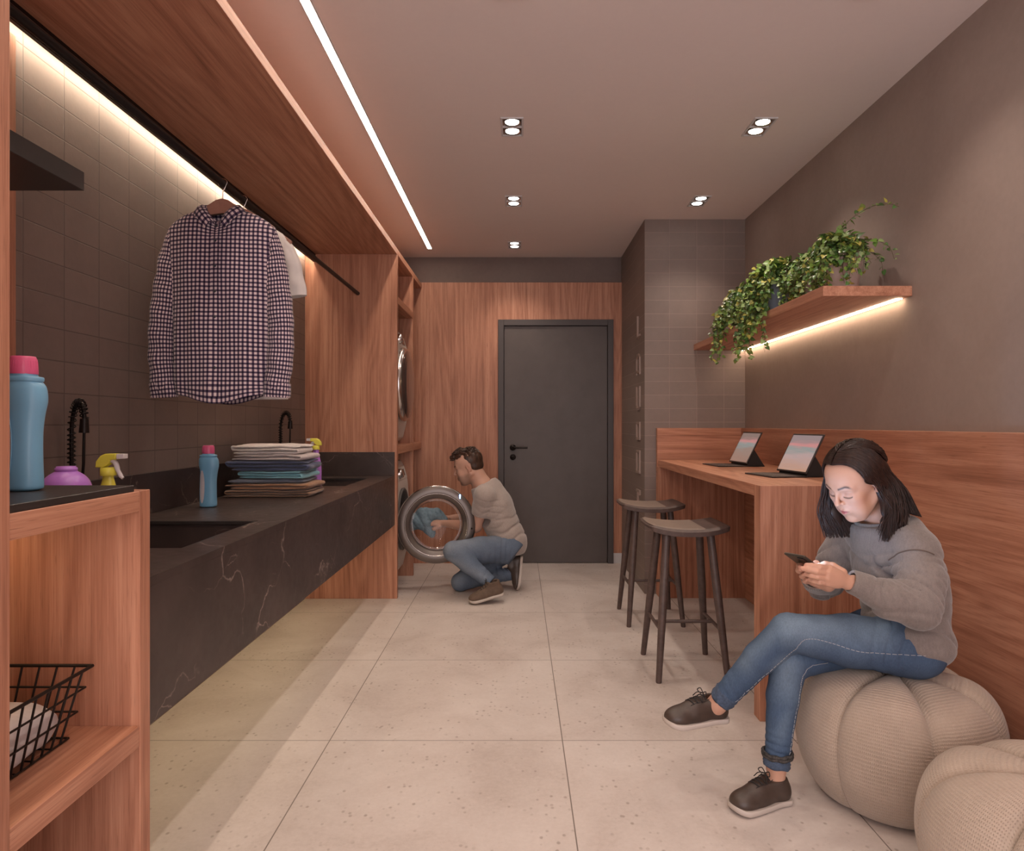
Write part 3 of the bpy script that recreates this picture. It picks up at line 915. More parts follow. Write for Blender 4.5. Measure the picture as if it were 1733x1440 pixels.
# ================================================================ BOTTLES
M['plastic_blue'] = simple('blue_plastic', (.20, .45, .66), .36, sub=0)
M['plastic_blue2'] = simple('pale_blue_plastic', (.19, .38, .50), .36)
M['plastic_pink'] = simple('pink_plastic', (.78, .13, .28), .34)
M['plastic_label'] = simple('pale_label', (.66, .60, .63), .5)
M['plastic_purple'] = simple('purple_plastic', (.48, .20, .66), .3)
M['plastic_yellow'] = simple('yellow_plastic', (.74, .68, .08), .34)
M['plastic_white'] = simple('white_plastic', (.66, .62, .62), .4)
def bottle(x, y, z, sc_, label):
    t = thing('detergent_bottle', label, 'bottle', (x, y, z), 'blue detergent bottles')
    # section half width (X), half depth (Y) up the height; a waist hugs the hand
    prof = [(.000, .026, .020, 0), (.003, .033, .026, 0), (.010, .036, .028, 0), (.06, .0345, .027, 0), (.11, .0335, .026, .001), (.140, .0345, .027, .002),
            (.162, .037, .028, .003), (.182, .041, .030, .003), (.200, .0415, .030, .002), (.212, .040, .029, .001), (.220, .036, .027, 0), (.2225, .0335, .0265, 0), (.224, .036, .028, 0), (.232, .0355, .028, 0), (.234, .025, .024, 0), (.240, .024, .024, 0)]
    sp = spline([(p[0], p[1], p[2]) for p in prof], 3)
    off = spline([(p[0], p[3], 0) for p in prof], 3)
    def fn(u, v):
        k = min(len(sp) - 1, int(round(v * (len(sp) - 1)))); p = sp[k]; a = u * 2 * PI
        c, s_ = math.cos(a), math.sin(a); e = .8
        return (x + (off[k][1] + math.copysign(abs(c) ** e, c) * p[1]) * sc_, y + math.copysign(abs(s_) ** e, s_) * p[2] * sc_, z + p[0] * sc_)
    mb = MB().grid(fn, 40, len(sp), closeu=True, uvs=False)
    mb.add([fn(k / 40, 0) for k in range(40)][::-1], [tuple(range(40))])
    mkobj('body', mb, 'plastic_blue', t)
    cap = MB().lathe([(.0255, .238), (.0262, .240), (.0245, .268), (.0225, .272), (.0215, .2745), (.012, .2745), (0, .2745)], (0, 0, 0), 'Z', 36)
    cap.v = [(x + a * sc_, y + b * sc_, z + c * sc_) for a, b, c in cap.v]
    for k in range(30):
        a = k / 30 * 2 * PI
        q = MB().tube([(x + .0255 * sc_ * math.cos(a), y + .0255 * sc_ * math.sin(a), z + .242 * sc_), (x + .0245 * sc_ * math.cos(a), y + .0245 * sc_ * math.sin(a), z + .265 * sc_)], .0007 * sc_, 4)
        cap.add(q.v, q.f, True)
    mkobj('cap', cap, 'plastic_pink', t)
    # pale oval recess on the side towards the room/camera
    def lab(u, v):
        a = u * 2 * PI; r = v
        lx = -.016 + math.cos(a) * .0125 * r; lz = .092 + math.sin(a) * .073 * r
        k = min(range(len(sp)), key=lambda i: abs(sp[i][0] - lz)); wx, wy = sp[k][1], sp[k][2]
        c = max(-.999, min(.999, (lx - off[k][1]) / wx)); cc = abs(c) ** (1 / .8); s_ = math.sqrt(max(0, 1 - cc * cc)) ** .8
        return (x + lx * sc_, y - (wy * s_ + .0020) * sc_, z + lz * sc_)
    mkobj('grip_label', MB().grid(lab, 40, 8, closeu=True, uvs=False), 'plastic_label', t)
    def rim(u):
        p = Vector(lab(u, 1.06)); p.y -= .0010; return p
    rp = [rim(k / 48) for k in range(49)]
    mkobj('grip_rim', MB().tube(rp, .0011 * sc_, 5), 'plastic_blue', t)
    return t
bottle(-1.015, 1.400, 1.0915, 1.0, 'large looking blue detergent bottle with pink cap on the dark cabinet top at left')
bottle(-1.350, 2.975, .8675, .975, 'smaller looking blue detergent bottle with pink cap standing on marble counter by the nearer sink')

def sprayhead(mb_y, mb_w, mb_c, x, y, z, d, s=1.0):
    """trigger spray head; d = +1 nozzle points to +X, -1 to -X"""
    X = lambda a: x + d * a * s
    yy = .013 * s
    prof = [(-.032, .012), (-.030, .030), (-.018, .046), (-.004, .053), (.030, .053), (.030, .036), (.012, .034), (.006, .022), (-.010, .012)]
    mb_y.prism([(X(a), z + b * s) for a, b in prof][::d], 'Y', y - yy, y + yy, .003)
    mb_w.prism([(X(a), z + b * s) for a, b in [(.030, .0525), (.052, .052), (.052, .038), (.030, .037)]][::d], 'Y', y - yy * .9, y + yy * .9, .0015)
    tr = [(X(.008), y, z + .034 * s), (X(.022), y, z + .024 * s), (X(.028), y, z + .004 * s), (X(.038), y, z - .014 * s), (X(.044), y, z - .020 * s)]
    mb_w.tube(spline(tr, 4), [.0075 * s] * 8 + [.0065 * s] * 5 + [.005 * s] * 4, 8)
    mb_c.lathe([(.0205 * s, -.012 * s), (.0215 * s, -.010 * s), (.0215 * s, .010 * s), (.017 * s, .0125 * s), (0, .0125 * s)], (x, y, z), 'Z', 28)
def spray_bottle(x, y, z, body_mat, head_mat, label, hgt, rad, d, s):
    t = thing('spray_bottle', label, 'spray bottle', (x, y, z))
    pr = [(0, 0), (rad * .9, 0), (rad, .006), (rad * 1.0, hgt * .50), (rad * .9, hgt * .66), (rad * .6, hgt * .84), (.016 * s, hgt * .94), (.016 * s, hgt)]
    sp = spline([(a, 0, b) for a, b in pr], 4)
    mkobj('body', MB().lathe([(max(0, p.x), p.z) for p in sp], (x, y, z), 'Z', 40, sy=.72), body_mat, t)
    a, b, c = MB(), MB(), MB()
    sprayhead(a, b, c, x, y, z + hgt + .008 * s, d, s)
    h = mkobj('spray_head', a, head_mat, t)
    mkobj('nozzle', b, 'plastic_white', h)
    mkobj('collar', c, head_mat, t)
spray_bottle(-1.213, 2.02, .8675, 'plastic_yellow', 'plastic_yellow', 'yellow spray bottle with white nozzle behind the dark cabinet top', .212, .036, 1, 1.0)
spray_bottle(-1.108, 3.74, .8675, 'plastic_purple', 'plastic_yellow', 'purple spray bottle with yellow trigger behind the folded clothes', .225, .030, -1, .95)
# squat purple bottle
t = thing('round_bottle', 'round-shouldered purple bottle with ring neck, behind the dark cabinet top', 'bottle', (-1.245, 1.88, .8675))
sp = spline([(.0, 0, 0), (.050, 0, 0), (.058, 0, .006), (.060, 0, .10), (.062, 0, .17), (.058, 0, .198), (.046, 0, .216), (.030, 0, .228), (.024, 0, .232)], 5)
mkobj('body', MB().lathe([(max(0, p.x), p.z) for p in sp], (-1.245, 1.88, .8675), 'Z', 48), 'plastic_purple', t)
mkobj('cap', MB().lathe([(.0235, .229), (.027, .231), (.0275, .236), (.0265, .240), (.0235, .241), (.0235, .244), (.0, .244)], (-1.245, 1.88, .8675), 'Z', 40), 'plastic_purple', t)

# ================================================================ WIRE BASKET WITH TOWELS
bk = mkobj
wb = thing('wire_basket', 'black wire basket on the oak shelf at lower left', 'basket', (-1.13, 1.33, .547))
M['wire'] = simple('black_wire', (.022, .016, .014), .45, .7)
zt, zb_ = .697, .5515
T_ = [(-1.36, 1.185), (-.935, 1.185), (-.935, 1.500), (-1.36, 1.500)]
B_ = [(-1.33, 1.215), (-.968, 1.215), (-.968, 1.470), (-1.33, 1.470)]
def loop(P_, z): return [Vector((a, b, z)) for a, b in P_] + [Vector((*P_[0], z))]
def mixp(t_): return [(b[0] + (a[0] - b[0]) * t_, b[1] + (a[1] - b[1]) * t_) for a, b in zip(T_, B_)]
rimm = MB()
for L_ in zip(loop(T_, zt)[:-1], loop(T_, zt)[1:]): rimm.tube(L_, .0038, 8)
for k in range(5): rimm.lathe([(0, -.0031), (.0031, 0), (0, .0031)], (*T_[k % 4], zt), 'Z', 8)
mkobj('rim', rimm, 'wire', wb)
wr = MB()
for q in (0, .36, .70):
    pts = loop(mixp(q), zb_ + (zt - zb_) * q)
    for L_ in zip(pts[:-1], pts[1:]): wr.tube(L_, .0023, 6)
for s_ in range(4):
    a0, a1 = T_[s_], T_[(s_ + 1) % 4]; b0, b1 = B_[s_], B_[(s_ + 1) % 4]
    n = 9 if s_ % 2 else 11
    for k in range(1, n):
        f = k / n
        ta = Vector((a0[0] + (a1[0] - a0[0]) * f, a0[1] + (a1[1] - a0[1]) * f, zt)); tb_ = Vector((b0[0] + (b1[0] - b0[0]) * f, b0[1] + (b1[1] - b0[1]) * f, zb_))
        wr.tube([ta, tb_], .0023, 6)
for k in range(1, 11):
    f = k / 11; x_ = B_[0][0] + (B_[1][0] - B_[0][0]) * f
    wr.tube([(x_, 1.215, zb_), (x_, 1.47, zb_)], .0018, 6)
for k in range(1, 5):
    y_ = 1.215 + .255 * k / 5
    wr.tube([(-1.33, y_, zb_), (-.968, y_, zb_)], .0018, 6)
mkobj('wires', wr, 'wire', wb)
M['towel'] = simple('white_terry', (.60, .56, .56), .95, nscale=90, namt=.05, bump=.25, sheen=.3)
def folded(name, label, cat, x, y, z, w, d, h, mat, seed, layers=3, rotz=0, group=None, fold=.5, droop=.006):
    """a folded garment: a soft stack of layers with a rounded fold towards the camera"""
    rnd = random.Random(seed)
    mb = MB()
    lh = h / layers
    for k in range(layers):
        s1, s2, s3 = rnd.uniform(0, 9), rnd.uniform(-.012, .012), rnd.uniform(-.010, .010)
        ww, dd = w * rnd.uniform(.95, 1.0), d * rnd.uniform(.95, 1.0)
        def fn(u, v, k=k, s1=s1, s2=s2, s3=s3, ww=ww, dd=dd):
            # u around the section (in x-z), v along y
            a = u * 2 * PI; c, s_ = math.cos(a), math.sin(a)
            e1, e2 = .28, .55
            yy = (v - .5) * 2
            en = 1 - abs(yy) ** 7
            px = math.copysign(abs(c) ** e1, c) * ww / 2 * (.97 + .03 * en)
            pz = math.copysign(abs(s_) ** e2, s_) * lh / 2 * (.25 + .75 * en ** .5) * 1.05
            py = yy * dd / 2
            nz = mnoise.noise(Vector((px * 9 + s1, py * 9, k * 3.1 + seed)))
            nz2 = mnoise.noise(Vector((px * 28 + s1, py * 28, k * 5.1 + seed + z * 9)))
            pz += (nz * droop + nz2 * .0025) * (1 if s_ > 0 else .5) 
            py += nz * .010 + nz2 * .004
            px += mnoise.noise(Vector((py * 11, pz * 20, s1))) * .010
            cr, sr = math.cos(rotz), math.sin(rotz)
            zz_ = z + lh * (k + .5) + pz
            ax = px + s2
            ay = py + s3
            # the sides sag a little
            zz_ -= .004 * (abs(px) / (ww / 2)) ** 4
            return (x + ax * cr - ay * sr, y + ax * sr + ay * cr, max(z + .0005, zz_))
        mb.grid(fn, 56, 30, closeu=True, uvs=False)
        for vv in (0, 1):
            cap = [fn(i / 56, vv) for i in range(56)]
            mb.add(cap, [tuple(range(56))], True)
    o = mkobj(name, mb, mat, org=(x, y, z))
    return tag(o, label, cat, group)
folded('towel', 'folded white towel lying in the black wire basket', 'towel', -1.142, 1.343, .5545, .345, .240, .092, 'towel', 3, 1, droop=.012)

# pile of folded clothes
def folded_cloth(name, label, cat, x, y, z, w, d, h, mat, seed, passes, rotz, group, droop):
    """cloth folded to and fro: the loops of the folds show at the sides and the front"""
    rnd = random.Random(seed); t = h / passes
    C_ = []
    for k in range(passes):
        xl, xr = -w / 2 + rnd.uniform(0, .030) + t / 2, w / 2 - rnd.uniform(0, .028) - t / 2
        zc_ = t * (k + .5); m = 22
        seg = [(xl + (xr - xl) * i / m, zc_) for i in range(m + 1)]
        if k % 2: seg = seg[::-1]
        if C_:
            (ax, az), (bx, bz) = C_[-1], seg[0]
            for i in range(1, 6):
                a = PI * i / 6; sgn = 1 if k % 2 else -1
                C_.append((ax + (bx - ax) * i / 6 + sgn * math.sin(a) * t * .5, az + (bz - az) * (1 - math.cos(a)) / 2))
        C_ += seg
    n = len(C_); NY = 26
    def ribbon(i, side, v):
        px, pz = C_[i]; q0, q1 = C_[max(0, i - 1)], C_[min(n - 1, i + 1)]
        tx, tz = q1[0] - q0[0], q1[1] - q0[1]; l = math.hypot(tx, tz) or 1
        nx, nz = -tz / l, tx / l
        e = abs(v * 2 - 1); th = t * .46 * math.sqrt(max(.04, 1 - max(0, (e - .90) / .10) ** 2))
        endk = min(1, (i + .6) / 3, (n - i - .4) / 3); th *= math.sqrt(max(.1, endk))
        px += nx * side * th; pz += nz * side * th
        dl = d * (1 - .10 * mnoise.noise(Vector((i * .045, seed, 1.5))) ** 2)
        py = (v - .5) * dl + mnoise.noise(Vector((px * 8, pz * 60, seed * 2.0))) * .009
        f = pz / h
        pz += (mnoise.noise(Vector((px * 6 + seed, py * 7, seed))) * droop + mnoise.noise(Vector((px * 19, py * 19, pz * 30 + seed))) * .0035) * (.25 + .75 * f)
        px += mnoise.noise(Vector((py * 8, pz * 22, seed + 4))) * .010
        pz -= .010 * max(0, abs(px) / (w / 2) - .8) * f
        c, s_ = math.cos(rotz), math.sin(rotz)
        return (x + px * c - py * s_, y + px * s_ + py * c, max(z + .0004, z + pz))
    loop = [(i, 1) for i in range(n)] + [(i, -1) for i in range(n - 1, -1, -1)]
    N = len(loop); V_ = [ribbon(i, sd_, j / (NY - 1)) for j in range(NY) for i, sd_ in loop]
    F_ = [(j * N + k, j * N + (k + 1) % N, (j + 1) * N + (k + 1) % N, (j + 1) * N + k) for j in range(NY - 1) for k in range(N)]
    mb = MB().add(V_, F_, True)
    for j in (0, NY - 1):
        o = j * N; q = [(o + i, o + i + 1, o + N - 2 - i, o + N - 1 - i) for i in range(n - 1)]
        mb.add([V_[o + k] for k in range(N)], [tuple(a - o for a in (f if j == 0 else f[::-1])) for f in q], True)
    return tag(mkobj(name, mb, mat, org=(x, y, z)), label, cat, group)
def cloth(name, c, ns=70, amt=.1, bump=.2, stripes=None):
    m = simple(name, c, .95, nscale=ns, namt=amt, bump=bump, sheen=.25, spec=.15)
    return m
M['cloth_white'] = cloth('cream_knit', (.68, .62, .59))
M['cloth_white2'] = cloth('pale_rose_cotton', (.50, .43, .42))
M['cloth_navy'] = cloth('navy_knit', (.060, .075, .150))
M['cloth_grey'] = cloth('slate_cotton', (.14, .155, .20))
M['cloth_teal'] = cloth('light_teal_cotton', (.22, .47, .54))
M['cloth_brown'] = cloth('brown_twill', (.36, .19, .10))
M['cloth_tan'] = cloth('dark_tan_twill', (.24, .135, .08))
G = 'folded garments piled on the counter'
px_, py_ = -1.235, 3.50
zc = .8675
for (nm, lab, ct_, w_, d_, h_, mat, sd, ly, dx, rz) in (
    ('folded_trousers', 'dark brown folded trousers at the bottom of the clothes pile', 'trousers', .44, .30, .036, 'cloth_tan', 1, 3, -.005, .03),
    ('folded_trousers', 'lighter tan brown folded trousers, second from the bottom of the pile', 'trousers', .43, .29, .030, 'cloth_brown', 2, 2, .0, -.03),
    ('folded_shirt', 'slate grey folded shirt in the pile, under the light teal one', 'shirt', .40, .28, .022, 'cloth_grey', 4, 1, -.015, .05),
    ('folded_shirt', 'light teal folded shirt in the middle of the clothes pile', 'shirt', .36, .28, .038, 'cloth_teal', 5, 3, .018, -.03),
    ('folded_sweater', 'navy folded sweater in the clothes pile, just above the teal shirt', 'sweater', .41, .29, .050, 'cloth_navy', 6, 3, -.005, .04),
    ('folded_shirt', 'pale rose folded shirt, second from the top of the clothes pile', 'shirt', .365, .28, .030, 'cloth_white2', 7, 2, -.01, -.04),
    ('folded_sweater', 'cream knitted sweater folded on top of the clothes pile', 'sweater', .350, .27, .046, 'cloth_white', 8, 3, -.012, .03)):
    folded_cloth(nm, lab, ct_, px_ + dx, py_, zc, w_, d_, h_, mat, sd, ly, rz, G, .008)
    zc += h_ + .0008
# ================================================================ SMOOTH SOLIDS FROM DISTANCE FIELDS
V3 = lambda *a: np.array(a, dtype=np.float64)
def nv(p): return np.array([p[0], p[1], p[2]], dtype=np.float64)
def _ln(q): return np.sqrt((q * q).sum(-1))
def f_sphere(c, r):
    c = nv(c)
    def f(p): return _ln(p - c) - r
    return f, (c - r, c + r)
def f_ell(c, rad, R=None):
    """ellipsoid; R: 3x3 with the local axes as columns"""
    c = nv(c); rad = nv(rad); Rm = np.eye(3) if R is None else np.array(R)
    def f(p):
        q = (p - c) @ Rm
        k0 = _ln(q / rad); k1 = _ln(q / (rad * rad)) + 1e-12
        return k0 * (k0 - 1.0) / k1
    m = rad.max()
    return f, (c - m, c + m)
def f_cone(a, b, r1, r2, flat=None):
    """round cone; flat = (direction, factor) squashes it across that direction"""
    a = nv(a); b = nv(b); ba = b - a; L2 = (ba * ba).sum() + 1e-12
    def f(p):
        pa = p - a
        if flat is not None:
            n = nv(flat[0]); n = n / np.linalg.norm(n)
            ax = ba / math.sqrt(L2); n = n - ax * (n @ ax); n = n / (np.linalg.norm(n) + 1e-9)
            pa = pa + (pa @ n)[..., None] * n * (1 / flat[1] - 1)
        h = np.clip((pa @ ba) / L2, 0, 1)
        d = _ln(pa - h[..., None] * ba) - (r1 + (r2 - r1) * h)
        return d * (min(1, flat[1]) if flat is not None else 1)
    m = max(r1, r2) * (max(1, flat[1]) if flat is not None else 1)
    return f, (np.minimum(a, b) - m, np.maximum(a, b) + m)
def chain(pts, rs, flat=None):
    return [f_cone(pts[i], pts[i + 1], rs[i], rs[i + 1], flat) for i in range(len(pts) - 1)]
def smin(a, b, k):
    if k <= 0: return np.minimum(a, b)
    h = np.clip(.5 + .5 * (b - a) / k, 0, 1)
    return b + (a - b) * h - k * h * (1 - h)
def smax(a, b, k): return -smin(-a, -b, k)
def mesh_sdf(items, vox, pad=.02, post=None, lo=None, hi=None, iters=1):
    """items: (op, (f, bounds), k) with op '+' or '-'; returns verts, quads"""
    if lo is None:
        lo = np.min([b[0] for o, (f, b), k in items if o == '+'], axis=0) - pad
        hi = np.max([b[1] for o, (f, b), k in items if o == '+'], axis=0) + pad
    lo = np.array(lo, float); hi = np.array(hi, float)
    n = np.ceil((hi - lo) / vox).astype(int) + 1
    gx, gy, gz = [lo[i] + vox * np.arange(n[i]) for i in range(3)]
    D = np.full(tuple(n), .08)
    for o, (f, b), k in items:
        mg = k + 3 * vox + .03
        i0 = np.clip(np.floor((b[0] - mg - lo) / vox).astype(int), 0, n); i1 = np.clip(np.ceil((b[1] + mg - lo) / vox).astype(int) + 1, 0, n)
        if (i1 <= i0).any(): continue
        s = tuple(slice(i0[q], i1[q]) for q in range(3))
        P_ = np.stack(np.meshgrid(gx[s[0]], gy[s[1]], gz[s[2]], indexing='ij'), -1)
        d = f(P_)
        D[s] = smin(D[s], d, k) if o == '+' else smax(D[s], -d, k)
    if post is not None:
        P_ = np.stack(np.meshgrid(gx, gy, gz, indexing='ij'), -1)
        D = post(P_, D)
    # surface nets
    S = D < 0
    c = [S[a:n[0] - 1 + a, b_:n[1] - 1 + b_, e:n[2] - 1 + e] for a in (0, 1) for b_ in (0, 1) for e in (0, 1)]
    cnt = sum(x.astype(np.int8) for x in c)
    act = (cnt > 0) & (cnt < 8)
    idx = np.argwhere(act)
    vid = np.full(act.shape, -1, int); vid[act] = np.arange(len(idx))
    acc = np.zeros((len(idx), 3)); w = np.zeros(len(idx))
    corners = [(a, b_, e) for a in (0, 1) for b_ in (0, 1) for e in (0, 1)]
    vals = np.stack([D[idx[:, 0] + a, idx[:, 1] + b_, idx[:, 2] + e] for a, b_, e in corners], 1)
    for i in range(8):
        for ax in range(3):
            if corners[i][ax] == 0:
                q = list(corners[i]); q[ax] = 1; j = corners.index(tuple(q))
                v0, v1 = vals[:, i], vals[:, j]
                m = (v0 < 0) != (v1 < 0)
                t = np.where(m, v0 / np.where(m, v0 - v1, 1), 0)
                p0 = np.array(corners[i], float)
                pp = np.repeat(p0[None], len(idx), 0); pp[:, ax] += t
                acc[m] += pp[m]; w[m] += 1
    V = lo + vox * (idx + acc / w[:, None])
    Q = []
    for ax in range(3):
        o1, o2 = [(1, 2), (2, 0), (0, 1)][ax]
        sl0 = [slice(1, -1)] * 3; sl0[ax] = slice(0, n[ax] - 1)
        sl1 = list(sl0); sl1[ax] = slice(1, n[ax])
        a_, b_ = S[tuple(sl0)], S[tuple(sl1)]
        e = np.argwhere(a_ != b_)
        if not len(e): continue
        base = e.copy()
        off = np.array([1, 1, 1]); off[ax] = 0
        base = e + off
        def cell(d1, d2):
            q = base.copy(); q[:, o1] -= d1; q[:, o2] -= d2
            return vid[q[:, 0], q[:, 1], q[:, 2]]
        quad = np.stack([cell(1, 1), cell(0, 1), cell(0, 0), cell(1, 0)], 1)
        inside_first = a_[tuple(e.T)]
        quad[~inside_first] = quad[~inside_first][:, ::-1]
        Q.append(quad)
    Q = np.concatenate(Q); Q = Q[(Q >= 0).all(1)]
    # a little smoothing along the surface
    for _ in range(iters):
        s = np.zeros_like(V); k = np.zeros(len(V))
        for a, b_ in ((0, 1), (1, 2), (2, 3), (3, 0)):
            np.add.at(s, Q[:, a], V[Q[:, b_]]); np.add.at(k, Q[:, a], 1)
            np.add.at(s, Q[:, b_], V[Q[:, a]]); np.add.at(k, Q[:, b_], 1)
        V = V * .5 + .5 * s / np.maximum(k, 1)[:, None]
    return V, Q
def solid(name, parts, mat, parent=None, org=None, color=None):
    """parts: list of (V, Q) joined in one mesh object; color: function V -> (n,3) linear colours"""
    o0 = ORG[parent.name] if parent is not None else Vector(org)
    off = 0; Vs, Qs = [], []
    for V, Q in parts: Vs.append(V); Qs.append(Q + off); off += len(V)
    V = np.concatenate(Vs); Q = np.concatenate(Qs)
    me = bpy.data.meshes.new(name)
    me.vertices.add(len(V)); me.vertices.foreach_set('co', (V - nv(o0)).ravel())
    me.loops.add(Q.size); me.loops.foreach_set('vertex_index', Q.ravel().astype(np.int32))
    me.polygons.add(len(Q)); me.polygons.foreach_set('loop_start', np.arange(0, Q.size, 4, dtype=np.int32))
    me.polygons.foreach_set('loop_total', np.full(len(Q), 4, dtype=np.int32))
    me.polygons.foreach_set('use_smooth', np.ones(len(Q), dtype=bool))
    me.update(calc_edges=True); me.validate()
    if color is not None:
        ca = me.color_attributes.new('pigment', 'FLOAT_COLOR', 'POINT')
        c = np.ones((len(V), 4)); c[:, :3] = color(V)
        ca.data.foreach_set('color', c.ravel())
    me.materials.append(M[mat] if isinstance(mat, str) else mat)
    o = bpy.data.objects.new(name, me); COL.objects.link(o)
    if parent is not None: o.parent = parent
    else: o.location = o0
    ORG[o.name] = Vector(o0)
    return o
def plus(L, k): return [('+', x, k) for x in L]
def vnoise(P_, scale, seed=0.0):
    """cheap smooth value field made of a few rotated sines"""
    x, y, z = P_[..., 0] * scale + seed, P_[..., 1] * scale + seed * 1.7, P_[..., 2] * scale - seed
    return (np.sin(x * 1.0 + 1.3 * np.sin(y * .8 + z * .5)) + np.sin(y * 1.1 + 1.1 * np.sin(z * .9 - x * .6)) + np.sin(z * 1.2 + 1.2 * np.sin(x * .7 + y * .7))) / 3
def folds(a, b, r, n, amp, tilt=.0, twist=1.5, seed=0.0):
    """creases running round a limb from a to b: returns post-displacement function"""
    a = nv(a); b = nv(b); ax = b - a; L = np.linalg.norm(ax); ax = ax / L
    e1 = np.cross(ax, [0.3, 1, .2]); e1 /= np.linalg.norm(e1); e2 = np.cross(ax, e1)
    def g(P_):
        q = P_ - a; t = (q @ ax) / L
        th = np.arctan2(q @ e2, q @ e1)
        rad = np.sqrt(np.maximum((q * q).sum(-1) - (t * L) ** 2, 0))
        w = np.clip(1 - np.abs(t - .5) * 2, 0, 1) ** .6 * np.clip(1.6 - rad / r, 0, 1)
        warp = vnoise(P_, 11, seed) * 1.6 + vnoise(P_, 27, seed + 2) * .7
        ph = t * n * PI + twist * np.sin(th + seed) + .6 * np.sin(2 * th + seed * 2.3) + warp
        v = np.exp(-(np.sin(ph) / .38) ** 2)
        lobe = .35 + .65 * np.clip(np.sin(th + seed * 1.9 + 1.5 * t) + .35 * vnoise(P_, 17, seed + 5), 0, 1)
        return w * amp * 1.5 * (v - .30) * lobe
    return g

def skin_mat(name):
    m = NT(name)
    a = m.n('ShaderNodeVertexColor'); a.layer_name = 'pigment'
    m.base(a.outputs[0]); m.rough(.48)
    m.b.inputs['Subsurface Weight'].default_value = .12
    m.b.inputs['Subsurface Radius'].default_value = (.012, .005, .003)
    m.b.inputs['Subsurface Scale'].default_value = .5
    m.b.inputs['Specular IOR Level'].default_value = .35
    m.bump(m.noise(m.coord(), 350, 3, .6), .05, .001)
    return m.m
M['skin'] = skin_mat('skin')
def knit_mat(name, c, scale=260):
    m = NT(name); co = m.coord()
    n1 = m.noise(co, 6, 4, .6); n2 = m.noise(co, scale, 3, .7); n3 = m.noise(m.mapping(co, (1, 1, .35)), scale * .5, 2, .6)
    d = tuple(x * .80 for x in c); l = tuple(min(1, x * 1.18) for x in c)
    f = m.math('ADD', m.math('MULTIPLY', n1, .35), m.math('ADD', m.math('MULTIPLY', n2, .35), m.math('MULTIPLY', n3, .3)))
    m.base(m.ramp(f, [(.36, d), (.62, l)])); m.rough(.95); m.b.inputs['Sheen Weight'].default_value = .35
    m.b.inputs['Specular IOR Level'].default_value = .1
    m.bump(m.math('ADD', n2, n3), .35, .002)
    return m.m
M['sweater'] = knit_mat('grey_brown_knit', (.200, .168, .155))
M['tee'] = knit_mat('greige_jersey', (.36, .30, .27), 420)
def denim_mat(name):
    m = NT(name); co = m.coord()
    a = m.n('ShaderNodeVertexColor'); a.layer_name = 'pigment'
    n1 = m.noise(m.mapping(co, (1, 1, .3)), 300, 3, .7); n2 = m.noise(co, 14, 5, .65)
    k = m.math('ADD', m.math('MULTIPLY', n1, .6), m.math('MULTIPLY', n2, .4))
    m.base(m.mix(.55, a.outputs[0], m.ramp(k, [(.3, .45), (.7, 1.25)]), 'MULTIPLY'))
    m.rough(.85); m.b.inputs['Specular IOR Level'].default_value = .15
    m.bump(m.math('ADD', n1, m.math('MULTIPLY', m.noise(co, 38, 4, .6), 2.0)), .35, .002)
    return m.m
M['denim'] = denim_mat('washed_denim')
def hair_mat(name, c1, c2):
    m = NT(name); co = m.coord()
    m.base(m.ramp(m.noise(m.mapping(co, (1, 1, .2)), 90, 3, .6), [(.35, c1), (.7, c2)]))
    m.rough(.42); m.b.inputs['Specular IOR Level'].default_value = .32
    return m.m
M['hair_dark'] = hair_mat('dark_hair', (.016, .0075, .006), (.040, .018, .013))
M['hair_brown'] = hair_mat('brown_hair', (.030, .016, .011), (.085, .042, .026))

